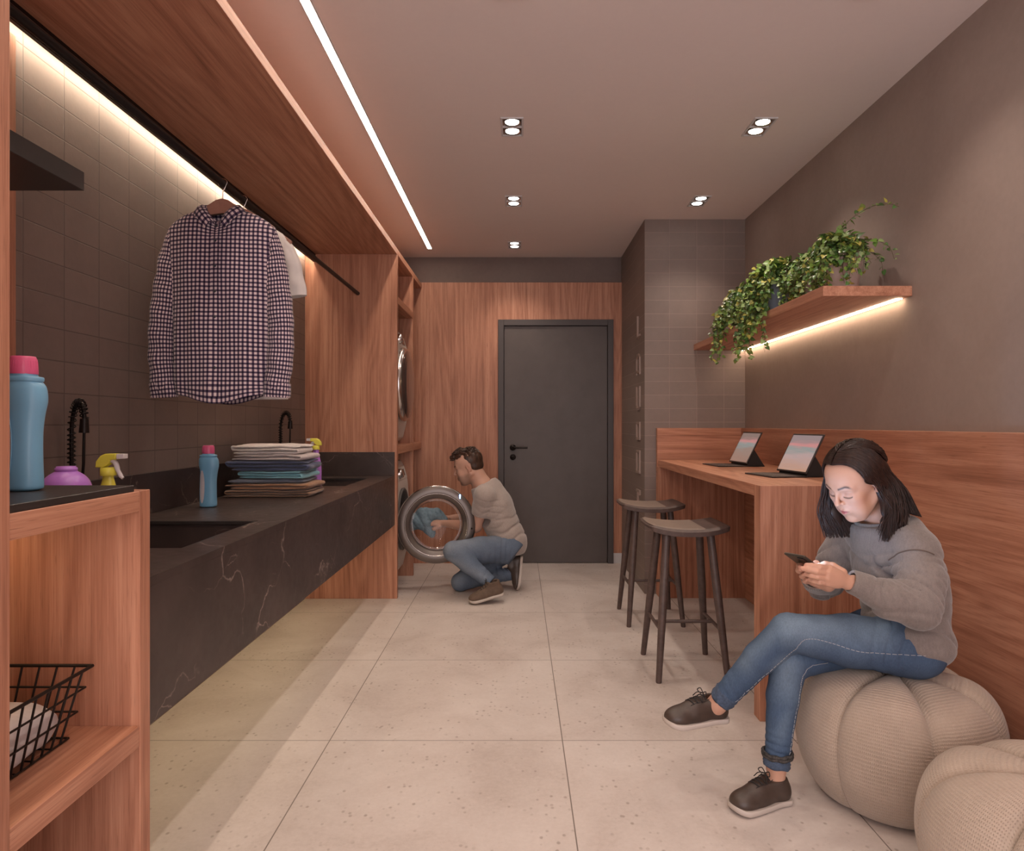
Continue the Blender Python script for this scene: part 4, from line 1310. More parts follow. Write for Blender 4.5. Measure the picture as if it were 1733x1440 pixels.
def head_frame(fwd, roll=0.0):
    f = nv(fwd); f /= np.linalg.norm(f)
    l = np.cross([0, 0, 1], f); l /= np.linalg.norm(l); u = np.cross(f, l)
    if roll:
        c, s = math.cos(roll), math.sin(roll); l, u = l * c + u * s, u * c - l * s
    return np.stack([f, l, u], 1)     # columns: forward, left, up
def head_items(c, R, s, male=False):
    c = nv(c)
    W = lambda p: c + R @ (np.array(p, float) * s)
    E = lambda p, r, k, op='+', rot=None: (op, f_ell(W(p), nv(r) * s, R if rot is None else R @ rot), k * s)
    K = lambda a, b, r1, r2, k, op='+': (op, f_cone(W(a), W(b), r1 * s, r2 * s), k * s)
    jw = .060 if male else .050
    it = [E((-.018, 0, .045), (.094, .075, .078), .0), E((.010, 0, .040), (.076, .070, .070), .03),
          E((.030, 0, -.022), (.056, .059 if male else .056, .082), .03),
          E((.045, 0, -.060), (.040, .040, .050), .025),
          K((-.012, jw + .004, -.045), (.050, .024, -.098), .016, .013, .028), K((-.012, -jw - .004, -.045), (.050, -.024, -.098), .016, .013, .028),
          E((.069, 0, -.098), (.017, .020, .015), .016),
          E((.060, .038, -.018), (.020, .019, .018), .024), E((.060, -.038, -.018), (.020, .019, .018), .024),
          E((.056, .036, -.060), (.020, .018, .026), .024), E((.056, -.036, -.060), (.020, .018, .026), .024),
          K((.079, .012, .028), (.068, .044, .026), .0085 + (.002 if male else 0), .007, .018), K((.079, -.012, .028), (.068, -.044, .026), .0085 + (.002 if male else 0), .007, .018)]
    for sg_ in (1, -1):
        it += [E((.0905, sg_ * .032, .007), (.013, .019, .011), .012, '-'),
               E((.0665, sg_ * .0315, .005), (.0155, .0155, .0150), .003)]
    it += [K((.085, 0, .022), (.1015, 0, -.012), .0056, .0066, .010), E((.1055, 0, -.0205), (.0090, .0082, .0076), .007),
           E((.091, .0105, -.0245), (.0088, .0062, .0062), .005), E((.091, -.0105, -.0245), (.0088, .0062, .0062), .005),
           E((.0975, .0062, -.0300), (.0030, .0024, .0020), .001, '-'), E((.0975, -.0062, -.0300), (.0030, .0024, .0020), .001, '-'),
           E((.078, 0, -.052), (.015, .026, .018), .012),
           K((.0830, .020, -.0575), (.0925, .006, -.0520), .0030, .0042, .004), K((.0830, -.020, -.0575), (.0925, -.006, -.0520), .0030, .0042, .004), K((.0925, .006, -.052), (.0925, -.006, -.052), .0042, .0042, .002),
           K((.0825, .017, -.0610), (.0905, .004, -.0645), .0036, .0055, .004), K((.0825, -.017, -.0610), (.0905, -.004, -.0645), .0036, .0055, .004), K((.0905, .004, -.0645), (.0905, -.004, -.0645), .0055, .0055, .002)]
    for sg_ in (1, -1):
        it += [K((.098, sg_ * .004, -.0580), (.086, sg_ * .021, -.0590), .0011, .0009, .001, '-')]
        ax = np.array([[math.cos(.25), 0, math.sin(.25)], [0, 1, 0], [-math.sin(.25), 0, math.cos(.25)]])
        it += [E((-.012, sg_ * .0735, .000), (.0175, .0075, .0310), .004, '+', ax), E((-.009, sg_ * .0815, .003), (.0095, .0045, .0190), .003, '-', ax),
               E((-.006, sg_ * .072, -.024), (.0085, .0060, .0095), .004)]
    return it, W
def head_colors(V, c, R, s, male, base, bright=1.0):
    q = (V - nv(c)) @ R / s
    x, y, z = q[:, 0], np.abs(q[:, 1]), q[:, 2]
    col = np.repeat(np.array(base)[None], len(V), 0)
    def G(cx, cy, cz, sx, sy, sz): return np.exp(-(((x - cx) / sx) ** 2 + ((y - cy) / sy) ** 2 + ((z - cz) / sz) ** 2))
    def mixc(c2, w):
        nonlocal col
        w = np.clip(w, 0, 1)[:, None]; col = col * (1 - w) + np.array(c2)[None] * w
    front = x > .02
    mixc((base[0] * .95, base[1] * .70, base[2] * .66), .30 * G(.06, .042, -.03, .03, .022, .022))
    mixc((base[0] * .95, base[1] * .72, base[2] * .68), .22 * G(.10, 0, -.02, .02, .012, .012))
    mixc((base[0] * .75, base[1] * .55, base[2] * .5), .6 * G(-.01, .08, 0, .03, .012, .035))
    lip = G(.090, 0, -.0585, .02, .0185, .0098)
    mixc((.42, .10, .10) if not male else (.36, .15, .12), np.where(front, np.clip((lip - .36) * 3.2, 0, .92), 0))
    mixc((.12, .03, .03), np.where(front & (y < .021), np.exp(-((z + .0583) / .0011) ** 2) * .8, 0))
    # brow: an arched line
    bz = .030 + .006 * np.clip((y - .015) / .020, 0, 1) - .010 * np.clip((y - .036) / .018, 0, 1) ** 2
    bw = np.exp(-((z - bz) / (.0036 if not male else .0045)) ** 2) * np.clip((y - .011) / .004, 0, 1) * np.clip((.056 - y) / .010, 0, 1)
    mixc((.018, .010, .008), np.where(x > .035, bw * .97, 0))
    # lowered lid with lashes
    lz = -.0035 - .0035 * (1 - ((y - .0315) / .0155) ** 2)
    lw = np.exp(-((z - lz) / .0019) ** 2) * np.clip((.0165 - np.abs(y - .0315)) / .002, 0, 1)
    mixc((.018, .010, .010), np.where(x > .045, lw * .95, 0))
    mixc((base[0] * .62, base[1] * .48, base[2] * .45), np.where(x > .045, .40 * np.exp(-((z - .009) / .006) ** 2 - ((y - .0315) / .016) ** 2), 0))
    if male:
        st = np.clip((-.030 - z) / .02, 0, 1) * np.clip((x + .02) / .03, 0, 1) * np.clip((.125 + z) / .01, 0, 1)
        st *= 1 - np.clip((lip - .40) * 3.0, 0, 1)
        mixc((.10, .065, .05), st * .42)
    return col
def hand_chains(wrist, palm_c, knuckles, fingers, thumb, rf, wr=.026):
    """wrist/palm solid, four fingers given as joint lists from knuckle to tip, thumb likewise"""
    it = []
    wrist = nv(wrist)
    ks = [nv(k) for k in knuckles]
    it += plus([f_ell(palm_c[0], palm_c[1], palm_c[2])], .0)
    for k, wk in zip(ks, (.013, .0135, .013, .012)):
        it += plus([f_cone(wrist + (k - wrist) * .12, k, .0135, wk * rf)], .010)
    for j, (k, f) in enumerate(zip(ks, fingers)):
        pts = [k] + [nv(p) for p in f]
        r0 = (.0092, .0095, .0090, .0080)[j] * rf
        rr = [r0 * 1.05, r0, r0 * .94, r0 * .80][:len(pts)]
        it += plus(chain(pts, rr), .0028)
    pts = [nv(p) for p in thumb]
    rr = [.0155 * rf, .0120 * rf, .0105 * rf, .0088 * rf][:len(pts)]
    it += plus(chain(pts, rr), .006)
    return it
# ================================================================ CLOTHES ON THE RAIL
def gingham():
    m = NT('gingham_cloth'); uv = m.coord('UV')
    s = m.n('ShaderNodeSeparateXYZ'); m.l(uv, s.inputs[0])
    def st(o):
        f = m.math('FRACT', m.math('DIVIDE', o, .0160))
        return m.math('SMOOTH_MIN', 1.0, m.math('SMOOTH_MAX', 0.0, m.math('MULTIPLY_ADD', m.math('ABSOLUTE', m.math('SUBTRACT', f, .5)), 9.0, -1.95), .1), .1)
    a, b = st(s.outputs[0]), st(s.outputs[1])
    both = m.math('MULTIPLY', a, b); one = m.math('MAXIMUM', a, b)
    c = m.mix(one, (.62, .50, .50), (.085, .055, .095))
    c = m.mix(both, c, (.012, .009, .022))
    m.base(c); m.rough(.9); m.b.inputs['Sheen Weight'].default_value = .15
    m.b.inputs['Specular IOR Level'].default_value = .1
    return m.m
M['gingham'] = gingham()
M['tee_white'] = simple('white_cotton', (.60, .55, .53), .92, nscale=12, namt=.06, bump=.1, spec=.1)
M['hanger_wood'] = simple('hanger_wood', (.30, .14, .10), .45, nscale=30)
M['button'] = simple('dark_button', (.02, .018, .03), .3)

def interp(tab, z):
    """piecewise smooth interpolation in rows (z descending), returns the row"""
    for i in range(len(tab) - 1):
        if tab[i][0] >= z >= tab[i + 1][0]:
            t = (tab[i][0] - z) / (tab[i][0] - tab[i + 1][0]); 
            return [p + (q - p) * t for p, q in zip(tab[i], tab[i + 1])]
    return list(tab[-1]) if z < tab[-1][0] else list(tab[0])
def garment(org, tab, z0, z1, nz, na, seed, front_open=0, hem=0.0, wr=.006, scoop=0):
    """hanging body of a shirt: rows (z, xleft, xright, depth front, depth back) from shoulder to hem"""
    def fn(u, v):
        z = z0 + (z1 - z0) * v
        r = interp(tab, z); cx, hw = (r[1] + r[2]) / 2, (r[2] - r[1]) / 2
        a = u * 2 * PI; c, s_ = math.cos(a), math.sin(a)
        x = cx + math.copysign(abs(c) ** .75, c) * hw
        y = -math.copysign(abs(s_) ** .8, s_) * (r[3] if s_ > 0 else r[4])
        amp = wr * (.25 + 1.1 * v)
        fold = math.sin(x * 46 + seed + 1.5 * math.sin(z * 5 + seed)) * .6 + math.sin(x * 95 + 2 * math.sin(z * 8) + seed * 3) * .3 + mnoise.noise(Vector((x * 9, z * 5, seed))) * .9
        y += fold * amp * (1 if s_ > 0 else -.6)
        zz_ = z
        if scoop and s_ > 0: zz_ -= scoop * max(0, 1 - abs(x - cx) / .07) * max(0, 1 - v * 6)
        if v > .93:
            zz_ += (-hem * math.cos((x - cx) / hw * 1.5) ** 2 + hem * .4) * (v - .93) / .07
        return (org[0] + x, org[1] + y, org[2] + zz_)
    return fn
def cloth_grid(mb, fn, nu, nv, uvf):
    vs_ = [fn(i / nu, j / (nv - 1)) for i in range(nu) for j in range(nv)]
    fs, uv = [], []
    for i in range(nu):
        for j in range(nv - 1):
            i2 = (i + 1) % nu
            fs.append((i * nv + j, i * nv + j + 1, i2 * nv + j + 1, i2 * nv + j))
            uv.append((uvf(i / nu, j / (nv - 1)), uvf(i / nu, (j + 1) / (nv - 1)), uvf((i + 1) / nu, (j + 1) / (nv - 1)), uvf((i + 1) / nu, j / (nv - 1))))
    mb.add(vs_, fs, True, uv)
def sleeve(org, pts, rads, flat, seed, closed=True, cuff=True):
    """limp sleeve following pts (local x,y,z), oval section"""
    P_ = spline(pts, 8); n = len(P_); R_ = spline([(r, 0, 0) for r in rads], 8)
    L = [0]
    for i in range(1, n): L.append(L[-1] + (P_[i] - P_[i - 1]).length)
    def fn(u, v):
        k = min(n - 1, int(round(v * (n - 1)))); p = P_[k]; r = R_[k].x
        t = (P_[min(n - 1, k + 1)] - P_[max(0, k - 1)]).normalized()
        sx = Vector((0, 1, 0)).cross(t).normalized(); fy = Vector((0, -1, 0))
        a = u * 2 * PI
        w = (math.sin(L[k] * 70 + 2 * math.cos(a) + seed) * .0030 + mnoise.noise(Vector((a * 2.5, L[k] * 14, seed))) * .006)
        rr = r + w * .5
        q = p + sx * math.cos(a) * rr + fy * math.sin(a) * (r * flat + w)
        return (org[0] + q.x, org[1] + q.y, org[2] + q.z)
    def uvf(u, v):
        k = min(n - 1, int(round(v * (n - 1))))
        return (u * 2 * PI * .062, L[k])
    return fn, uvf, n
def hanger(name_root, org, w=.40, mat='hanger_wood', drop=.12, label=''):
    # org: where the hook meets the rail centre; hanger hangs below across X
    o = Vector(org)
    t = thing('clothes_hanger', label, 'hanger', o)
    zc = -drop
    arc = [o + Vector((0, .0, .0155)) + Vector((.0155 * (math.cos(a) ), 0, .0155 * math.sin(a) - .0155)) for a in [PI * 1.12 - i * PI * 1.12 / 12 + 0 for i in range(13)]]
    hk = [Vector((o.x + .0165 * math.sin(a), o.y, o.z + .0165 * math.cos(a))) for a in [-2.2 + i * .25 for i in range(16)]]
    hk += [Vector((o.x + .006, o.y, o.z - .024)), Vector((o.x, o.y, o.z - .034)), Vector((o.x, o.y, o.z + zc))]
    mkobj('hook', MB().tube(hk, .0019, 8), 'chrome', t)
    mb = MB()
    top = [(-.5, -.052), (-.40, -.034), (-.25, -.012), (-.12, .002), (-.06, .012), (0, .016), (.06, .012), (.12, .002), (.25, -.012), (.40, -.034), (.5, -.052)]
    bot = [(.49, -.066), (.40, -.052), (.25, -.034), (.12, -.024), (0, -.020), (-.12, -.024), (-.25, -.034), (-.40, -.052), (-.49, -.066)]
    mb.prism([(o.x + a * w, o.z + zc + b * 1.6 - .004) for a, b in top + bot], 'Y', o.y - .009, o.y + .009, .003)
    mkobj('arms', mb, mat, t)
    return t
RX, RZ = -1.128, 2.148
# --- checked shirt
hanger('h', (RX, 2.606, RZ),   .40, drop=.082, label='wooden hanger holding the checked shirt on the rail')
so = (RX, 2.606, 2.045)
st = thing('checked_shirt', 'navy and pinkish white checked long-sleeve shirt on wooden hanger above the counter', 'shirt', (RX, 2.606, 2.0))
tab = [(.0, -.075, .075, .030, .030), (-.025, -.140, .140, .045, .040), (-.050, -.180, .180, .052, .045), (-.080, -.204, .204, .056, .048), (-.12, -.200, .200, .060, .052),
       (-.25, -.190, .190, .066, .056), (-.45, -.180, .184, .070, .060), (-.60, -.176, .180, .072, .062), (-.70, -.170, .174, .072, .062), (-.745, -.155, .160, .070, .060)]
g = garment(so, tab, .0, -.72, 70, 120, 1.7, hem=.035, wr=.0065, scoop=.055)
mb = MB(); cloth_grid(mb, g, 130, 90, lambda u, v: ((g(u % 1, v)[0] if u < 1 else g(0, v)[0]) , -.72 * v))
# yoke / shoulder tops close the tube
mkobj('shirt_body', mb, 'gingham', st)
for sx in (-1, 1):
    pts = [(sx * .172, 0, -.072), (sx * .192, -.002, -.15), (sx * .210, -.006, -.28), (sx * .226, -.012, -.44), (sx * .226, -.016, -.56), (sx * .218, -.020, -.645), (sx * .213, -.022, -.690)]
    fn, uvf, n = sleeve(so, pts, [.026, .038, .046, .048, .047, .046, .042], .70, 3.1 * sx)
    mb = MB(); cloth_grid(mb, fn, 44, n, uvf)
    slv = mkobj('sleeve', mb, 'gingham', st)
    cu = [(sx * .218, -.021, -.660), (sx * .214, -.022, -.700), (sx * .213, -.022, -.716)]
    fn, uvf, n = sleeve(so, cu, [.051, .051, .049], .60, .4)
    mb = MB(); cloth_grid(mb, fn, 44, n, lambda u, v, f=uvf: (f(u, v)[0] + .004, f(u, v)[1] + .003))
    mkobj('cuff', mb, 'gingham', slv)
# collar: a stand round the neck with two pointed wings folded down at the front
ci = spline([(-.006, -.050, -.062), (-.034, -.048, -.020), (-.056, -.018, .012), (-.046, .030, .026), (0, .044, .030), (.046, .030, .026), (.056, -.018, .012), (.034, -.048, -.020), (.006, -.050, -.062)], 6)
co_ = spline([(-.034, -.066, -.088), (-.072, -.062, -.048), (-.098, -.024, -.018), (-.064, .046, -.016), (0, .058, -.016), (.064, .046, -.016), (.098, -.024, -.018), (.072, -.062, -.048), (.034, -.066, -.088)], 6)
def collar(u, v):
    k = min(len(ci) - 1, int(round(u * (len(ci) - 1)))); a, b = ci[k], co_[k]
    p = a.lerp(b, v); p.z += .010 * math.sin(PI * v); p.y -= .008 * math.sin(PI * v) * (1 if p.y < .01 else -1)
    return (so[0] + p.x, so[1] + p.y, so[2] + p.z)
mb = MB()
mb.grid(collar, len(ci), 8, uvs=True, usc=.34, vsc=.055)
mb.grid(lambda u, v: tuple(Vector(collar(u, 0)).lerp(Vector((so[0], so[1], so[2] - .05)), .10 * v) + Vector((0, 0, -.030 * v))), len(ci), 4, uvs=True, usc=.34, vsc=.04)
mkobj('collar', mb, 'gingham', st)
# placket with buttons
def front_pt(x, z, out=.004):
    best = min((g(u / 400, -z / .72) for u in range(1, 200)), key=lambda p: abs(p[0] - (so[0] + x)))
    return Vector((so[0] + x, best[1] - out, best[2]))
pl_rows = [[front_pt(x, z) for x in (-.016, 0.0, .016)] for z in [-.032 - i * .0172 for i in range(40)]]
mb = MB()
vs_ = [p for r in pl_rows for p in r]
mb.add(vs_, [(i * 3 + j, (i + 1) * 3 + j, (i + 1) * 3 + j + 1, i * 3 + j + 1) for i in range(39) for j in range(2)], True,
       [tuple(((x) + .004, -z) for x, z in ((j * .016, i * .0172), (j * .016, (i + 1) * .0172), ((j + 1) * .016, (i + 1) * .0172), ((j + 1) * .016, i * .0172))) for i in range(39) for j in range(2)])
plk = mkobj('placket', mb, 'gingham', st)
for k in range(7):
    p = front_pt(.0, -.038 - k * .095, .0055)
    mkobj('button', MB().lathe([(0, -.0015), (.0045, -.0015), (.0055, 0), (.0055, .0015), (0, .0015)], p, 'Y', 14), 'button', plk)
M['label_tan'] = simple('tan_label', (.45, .33, .20), .8)
mkobj('neck_label', MB().box(so[0] - .018, so[0] + .018, so[1] + .036, so[1] + .038, so[2] - .03, so[2] + .002, 0), 'label_tan', st)

# --- white t-shirt behind
hanger('h', (RX, 2.800, RZ),   .40, drop=.082, label='wooden hanger behind the checked shirt holding the white tee')
to = (RX + .0, 2.800, 2.045)
tt = thing('white_tee_shirt', 'white short-sleeve t-shirt hanging behind the checked shirt', 't-shirt', (RX, 2.800, 2.0))
tab = [(.0, -.085, .085, .026, .026), (-.03, -.150, .155, .036, .034), (-.055, -.180, .180, .044, .040), (-.10, -.188, .188, .048, .042), (-.2, -.180, .182, .052, .046), (-.45, -.180, .185, .056, .050), (-.72, -.175, .182, .058, .052)]
g2 = garment(to, tab, .0, -.715, 60, 100, 4.2, wr=.006)
mb = MB(); cloth_grid(mb, g2, 100, 60, lambda u, v: (u, v)); mkobj('shirt_body', mb, 'tee_white', tt)
for sx in (-1, 1):
    pts = [(sx * .150, 0, -.070), (sx * .172, 0, -.12), (sx * .192, .0, -.19), (sx * .206, 0, -.265), (sx * .210, 0, -.295)]
    fn, uvf, n = sleeve(to, pts, [.030, .046, .050, .052, .053], .6, 2.0 * sx)
    mb = MB(); cloth_grid(mb, fn, 40, n, uvf); mkobj('sleeve', mb, 'tee_white', tt)
def band(u, v):
    a = u * 2 * PI; return (to[0] + (.082 + .006 * math.sin(v * PI)) * math.cos(a), to[1] + (.040 + .004 * math.sin(v * PI)) * math.sin(a), to[2] + .012 - .022 * v - .03 * max(0, -math.sin(a)))
mkobj('neck_band', MB().grid(band, 48, 5, closeu=True, uvs=False), 'tee_white', tt)

# ================================================================ TRAILING PLANTS
def leafmat():
    m = NT('ivy_leaf'); co = m.coord()
    a = m.n('ShaderNodeVertexColor'); a.layer_name = 'pigment'
    m.base(a.outputs[0]); m.rough(.42); m.b.inputs['Specular IOR Level'].default_value = .4
    return m.m
M['leaf'] = leafmat()
M['vine'] = simple('vine_stem', (.11, .085, .035), .7)
M['soil'] = simple('potting_soil', (.035, .022, .015), .95, nscale=60)
M['pot_white'] = simple('white_glazed_pot', (.55, .50, .50), .3)
M['pot_blue'] = simple('pale_blue_pot', (.36, .42, .52), .25)
M['pot_rose'] = simple('pale_rose_pot', (.50, .38, .33), .4)
def leaf_at(L, p, d, nrm, s, rnd):
    """heart shaped, slightly folded leaf"""
    d = d.normalized(); n = (nrm - d * nrm.dot(d)); 
    if n.length < 1e-4: n = Vector((0, 0, 1)).cross(d)
    n.normalize(); b = d.cross(n)
    out = [(0, 0), (-.18, .34), (.06, .56), (.42, .50), (.74, .26), (1.05, 0), (.74, -.26), (.42, -.50), (.06, -.56), (-.18, -.34)]
    mid = [(.05, 0), (.42, 0), (.78, 0)]
    V = [p + d * (x * s) + b * (y * s) + n * (abs(y) * s * .30 - x * x * s * .16) for x, y in out]
    W = [p + d * (x * s) + n * (-x * x * s * .16) for x, y in mid]
    o = len(L['v']); L['v'] += V + W
    F_ = [(0, 1, 10), (1, 2, 10), (2, 3, 11, 10), (3, 4, 12, 11), (4, 5, 12), (5, 6, 12), (6, 7, 11, 12), (7, 8, 10, 11), (8, 9, 10), (9, 0, 10)]
    L['f'] += [tuple(o + k for k in f) for f in F_]
    t = rnd.random()
    if t < .08: c = (.40, .36, .08)
    elif t < .50: c = (.115 + .05 * rnd.random(), .185 + .06 * rnd.random(), .040)
    elif t < .80: c = (.065, .120 + .03 * rnd.random(), .035)
    else: c = (.24, .32, .12)
    L['c'] += [c] * 10 + [tuple(min(1, q * 1.35) for q in c)] * 3
def plant(x, y, label, seed, pot, pot_r, pot_h, nv_, spread, fall, extra=(), nfill=260, xs_=(-1, .25), lsc=1.0):
    zs = 1.8045
    t = thing('potted_ivy', label, 'plant', (x, y, zs), 'trailing ivy plants on the wall shelf')
    pm = MB().lathe([(0, 0), (pot_r * .72, 0), (pot_r * .76, .004), (pot_r, pot_h), (pot_r * 1.04, pot_h + .004), (pot_r * 1.0, pot_h + .006), (pot_r * .90, pot_h - .008), (pot_r * .88, pot_h - .02)], (x, y, zs), 'Z', 36)
    p = mkobj('pot', pm, pot, t)
    mkobj('soil', MB().lathe([(0, pot_h - .012), (pot_r * .895, pot_h - .016)], (x, y, zs), 'Z', 24), 'soil', p)
    rnd = random.Random(seed)
    L = dict(v=[], f=[], c=[]); stems = MB()
    def ok(q): return q.x < XR - .012 and q.y < 4.925
    def vine(pts, s0, dens, r=.0016):
        pts = [Vector((min(q.x, XR - .02), min(q.y, 4.92), q.z)) for q in pts]
        # keep off the board
        for q in pts:
            if q.x > 1.262 and q.z < zs + .012 and q.y < 4.94 and q.y > 2.83: q.z = zs + .012
        stems.tube(pts, [r * (1 - .5 * i / len(pts)) for i in range(len(pts))], 4, cap=False)
        acc = 0
        for i in range(1, len(pts)):
            seg = pts[i] - pts[i - 1]; acc += seg.length
            while acc > dens:
                acc -= dens
                q = pts[i] - seg * rnd.random()
                side = Vector((rnd.uniform(-1, 1), rnd.uniform(-1, 1), rnd.uniform(-.5, .6)))
                d = (seg.normalized() * .5 + side).normalized()
                s = s0 * rnd.uniform(.65, 1.15) * (1 - .35 * i / len(pts))
                e = q + d * s * .4
                if ok(e + d * s): leaf_at(L, e, d, Vector((rnd.uniform(-.7, .3), rnd.uniform(-1, .2), rnd.uniform(.2, 1))), s, rnd)
    top = Vector((x, y, zs + pot_h))
    for k in range(nv_):
        a = rnd.uniform(0, 2 * PI)
        dx = rnd.uniform(*xs_); dy = rnd.uniform(-1, 1)
        out = Vector((dx, dy, 0)); out = out.normalized() if out.length > .1 else Vector((-1, 0, 0))
        R_ = spread * rnd.uniform(.55, 1.0)
        over = x + out.x * R_ < 1.255
        h = rnd.uniform(.03, .14)
        p0 = top + out * pot_r * .5
        p1 = top + out * R_ * .5 + Vector((0, 0, h * 1.4))
        p2 = top + out * R_ + Vector((0, 0, h * .2))
        if over: p3 = top + out * R_ * 1.12 + Vector((0, 0, -fall * rnd.uniform(.35, 1.0)))
        else: p3 = top + out * R_ * 1.1 + Vector((0, 0, -rnd.uniform(.05, pot_h + .0)))
        base_ = bez(p0, p1, p2, p3, 18)
        for i, q in enumerate(base_): q += Vector((mnoise.noise(q * 7 + Vector((k, 0, 0))), mnoise.noise(q * 7 + Vector((0, k, 5))), 0)) * .03 * i / 18
        vine(base_, .030 * lsc, .0125)
    for pts in extra: vine(spline(pts, 6), .028 * lsc, .014, .0018)
    for k in range(nfill):
        d = Vector((rnd.gauss(0, 1), rnd.gauss(0, 1), abs(rnd.gauss(0, .8)))).normalized()
        q = top + Vector((d.x * spread * .62, d.y * spread * .62, d.z * .11)) * rnd.uniform(.4, 1)
        if ok(q): leaf_at(L, q, (d + Vector((rnd.uniform(-.8, .8), rnd.uniform(-.8, .8), rnd.uniform(-.6, .3)))), Vector((rnd.uniform(-.5, .3), rnd.uniform(-.8, .2), 1)), .029 * lsc * rnd.uniform(.6, 1.1), rnd)
    mkobj('stems', stems, 'vine', t)
    me = bpy.data.meshes.new('foliage'); o0 = ORG[t.name]
    me.from_pydata([tuple(q - o0) for q in L['v']], [], L['f'])
    ca = me.color_attributes.new('pigment', 'FLOAT_COLOR', 'POINT')
    ca.data.foreach_set('color', np.array([(*c, 1) for c in L['c']]).ravel())
    me.materials.append(M['leaf']); me.polygons.foreach_set('use_smooth', [True] * len(me.polygons)); me.update()
    o = bpy.data.objects.new('foliage', me); COL.objects.link(o); o.parent = t; ORG[o.name] = o0
    return t
rv1 = [(1.42, 3.12, 2.00), (1.43, 3.06, 2.075), (1.45, 2.99, 2.12), (1.475, 2.92, 2.14), (1.50, 2.86, 2.145), (1.53, 2.80, 2.13), (1.545, 2.77, 2.11)]
rv2 = [(1.44, 3.1, 1.97), (1.475, 3.03, 2.02), (1.50, 2.96, 2.03), (1.53, 2.90, 2.005), (1.55, 2.85, 1.965), (1.56, 2.83, 1.91)]
plant(1.43, 4.14, 'leftmost and farthest ivy on the wall shelf, hanging lowest over its edge', 11, 'pot_white', .075, .15, 84, .225, .36, nfill=400, lsc=1.08)
plant(1.395, 3.64, 'middle ivy on the wall shelf, in a pale blue pot', 12, 'pot_blue', .078, .185, 80, .22, .44, nfill=360, lsc=1.1)
plant(1.45, 3.06, 'rightmost ivy on the wall shelf, with two long arching stems', 13, 'pot_rose', .085, .175, 48, .17, .30, (rv1, rv2), nfill=330)
plant(1.47, 3.34, 'ivy in a white pot between the middle and the rightmost ivy', 14, 'pot_white', .070, .165, 34, .16, .25, nfill=230)
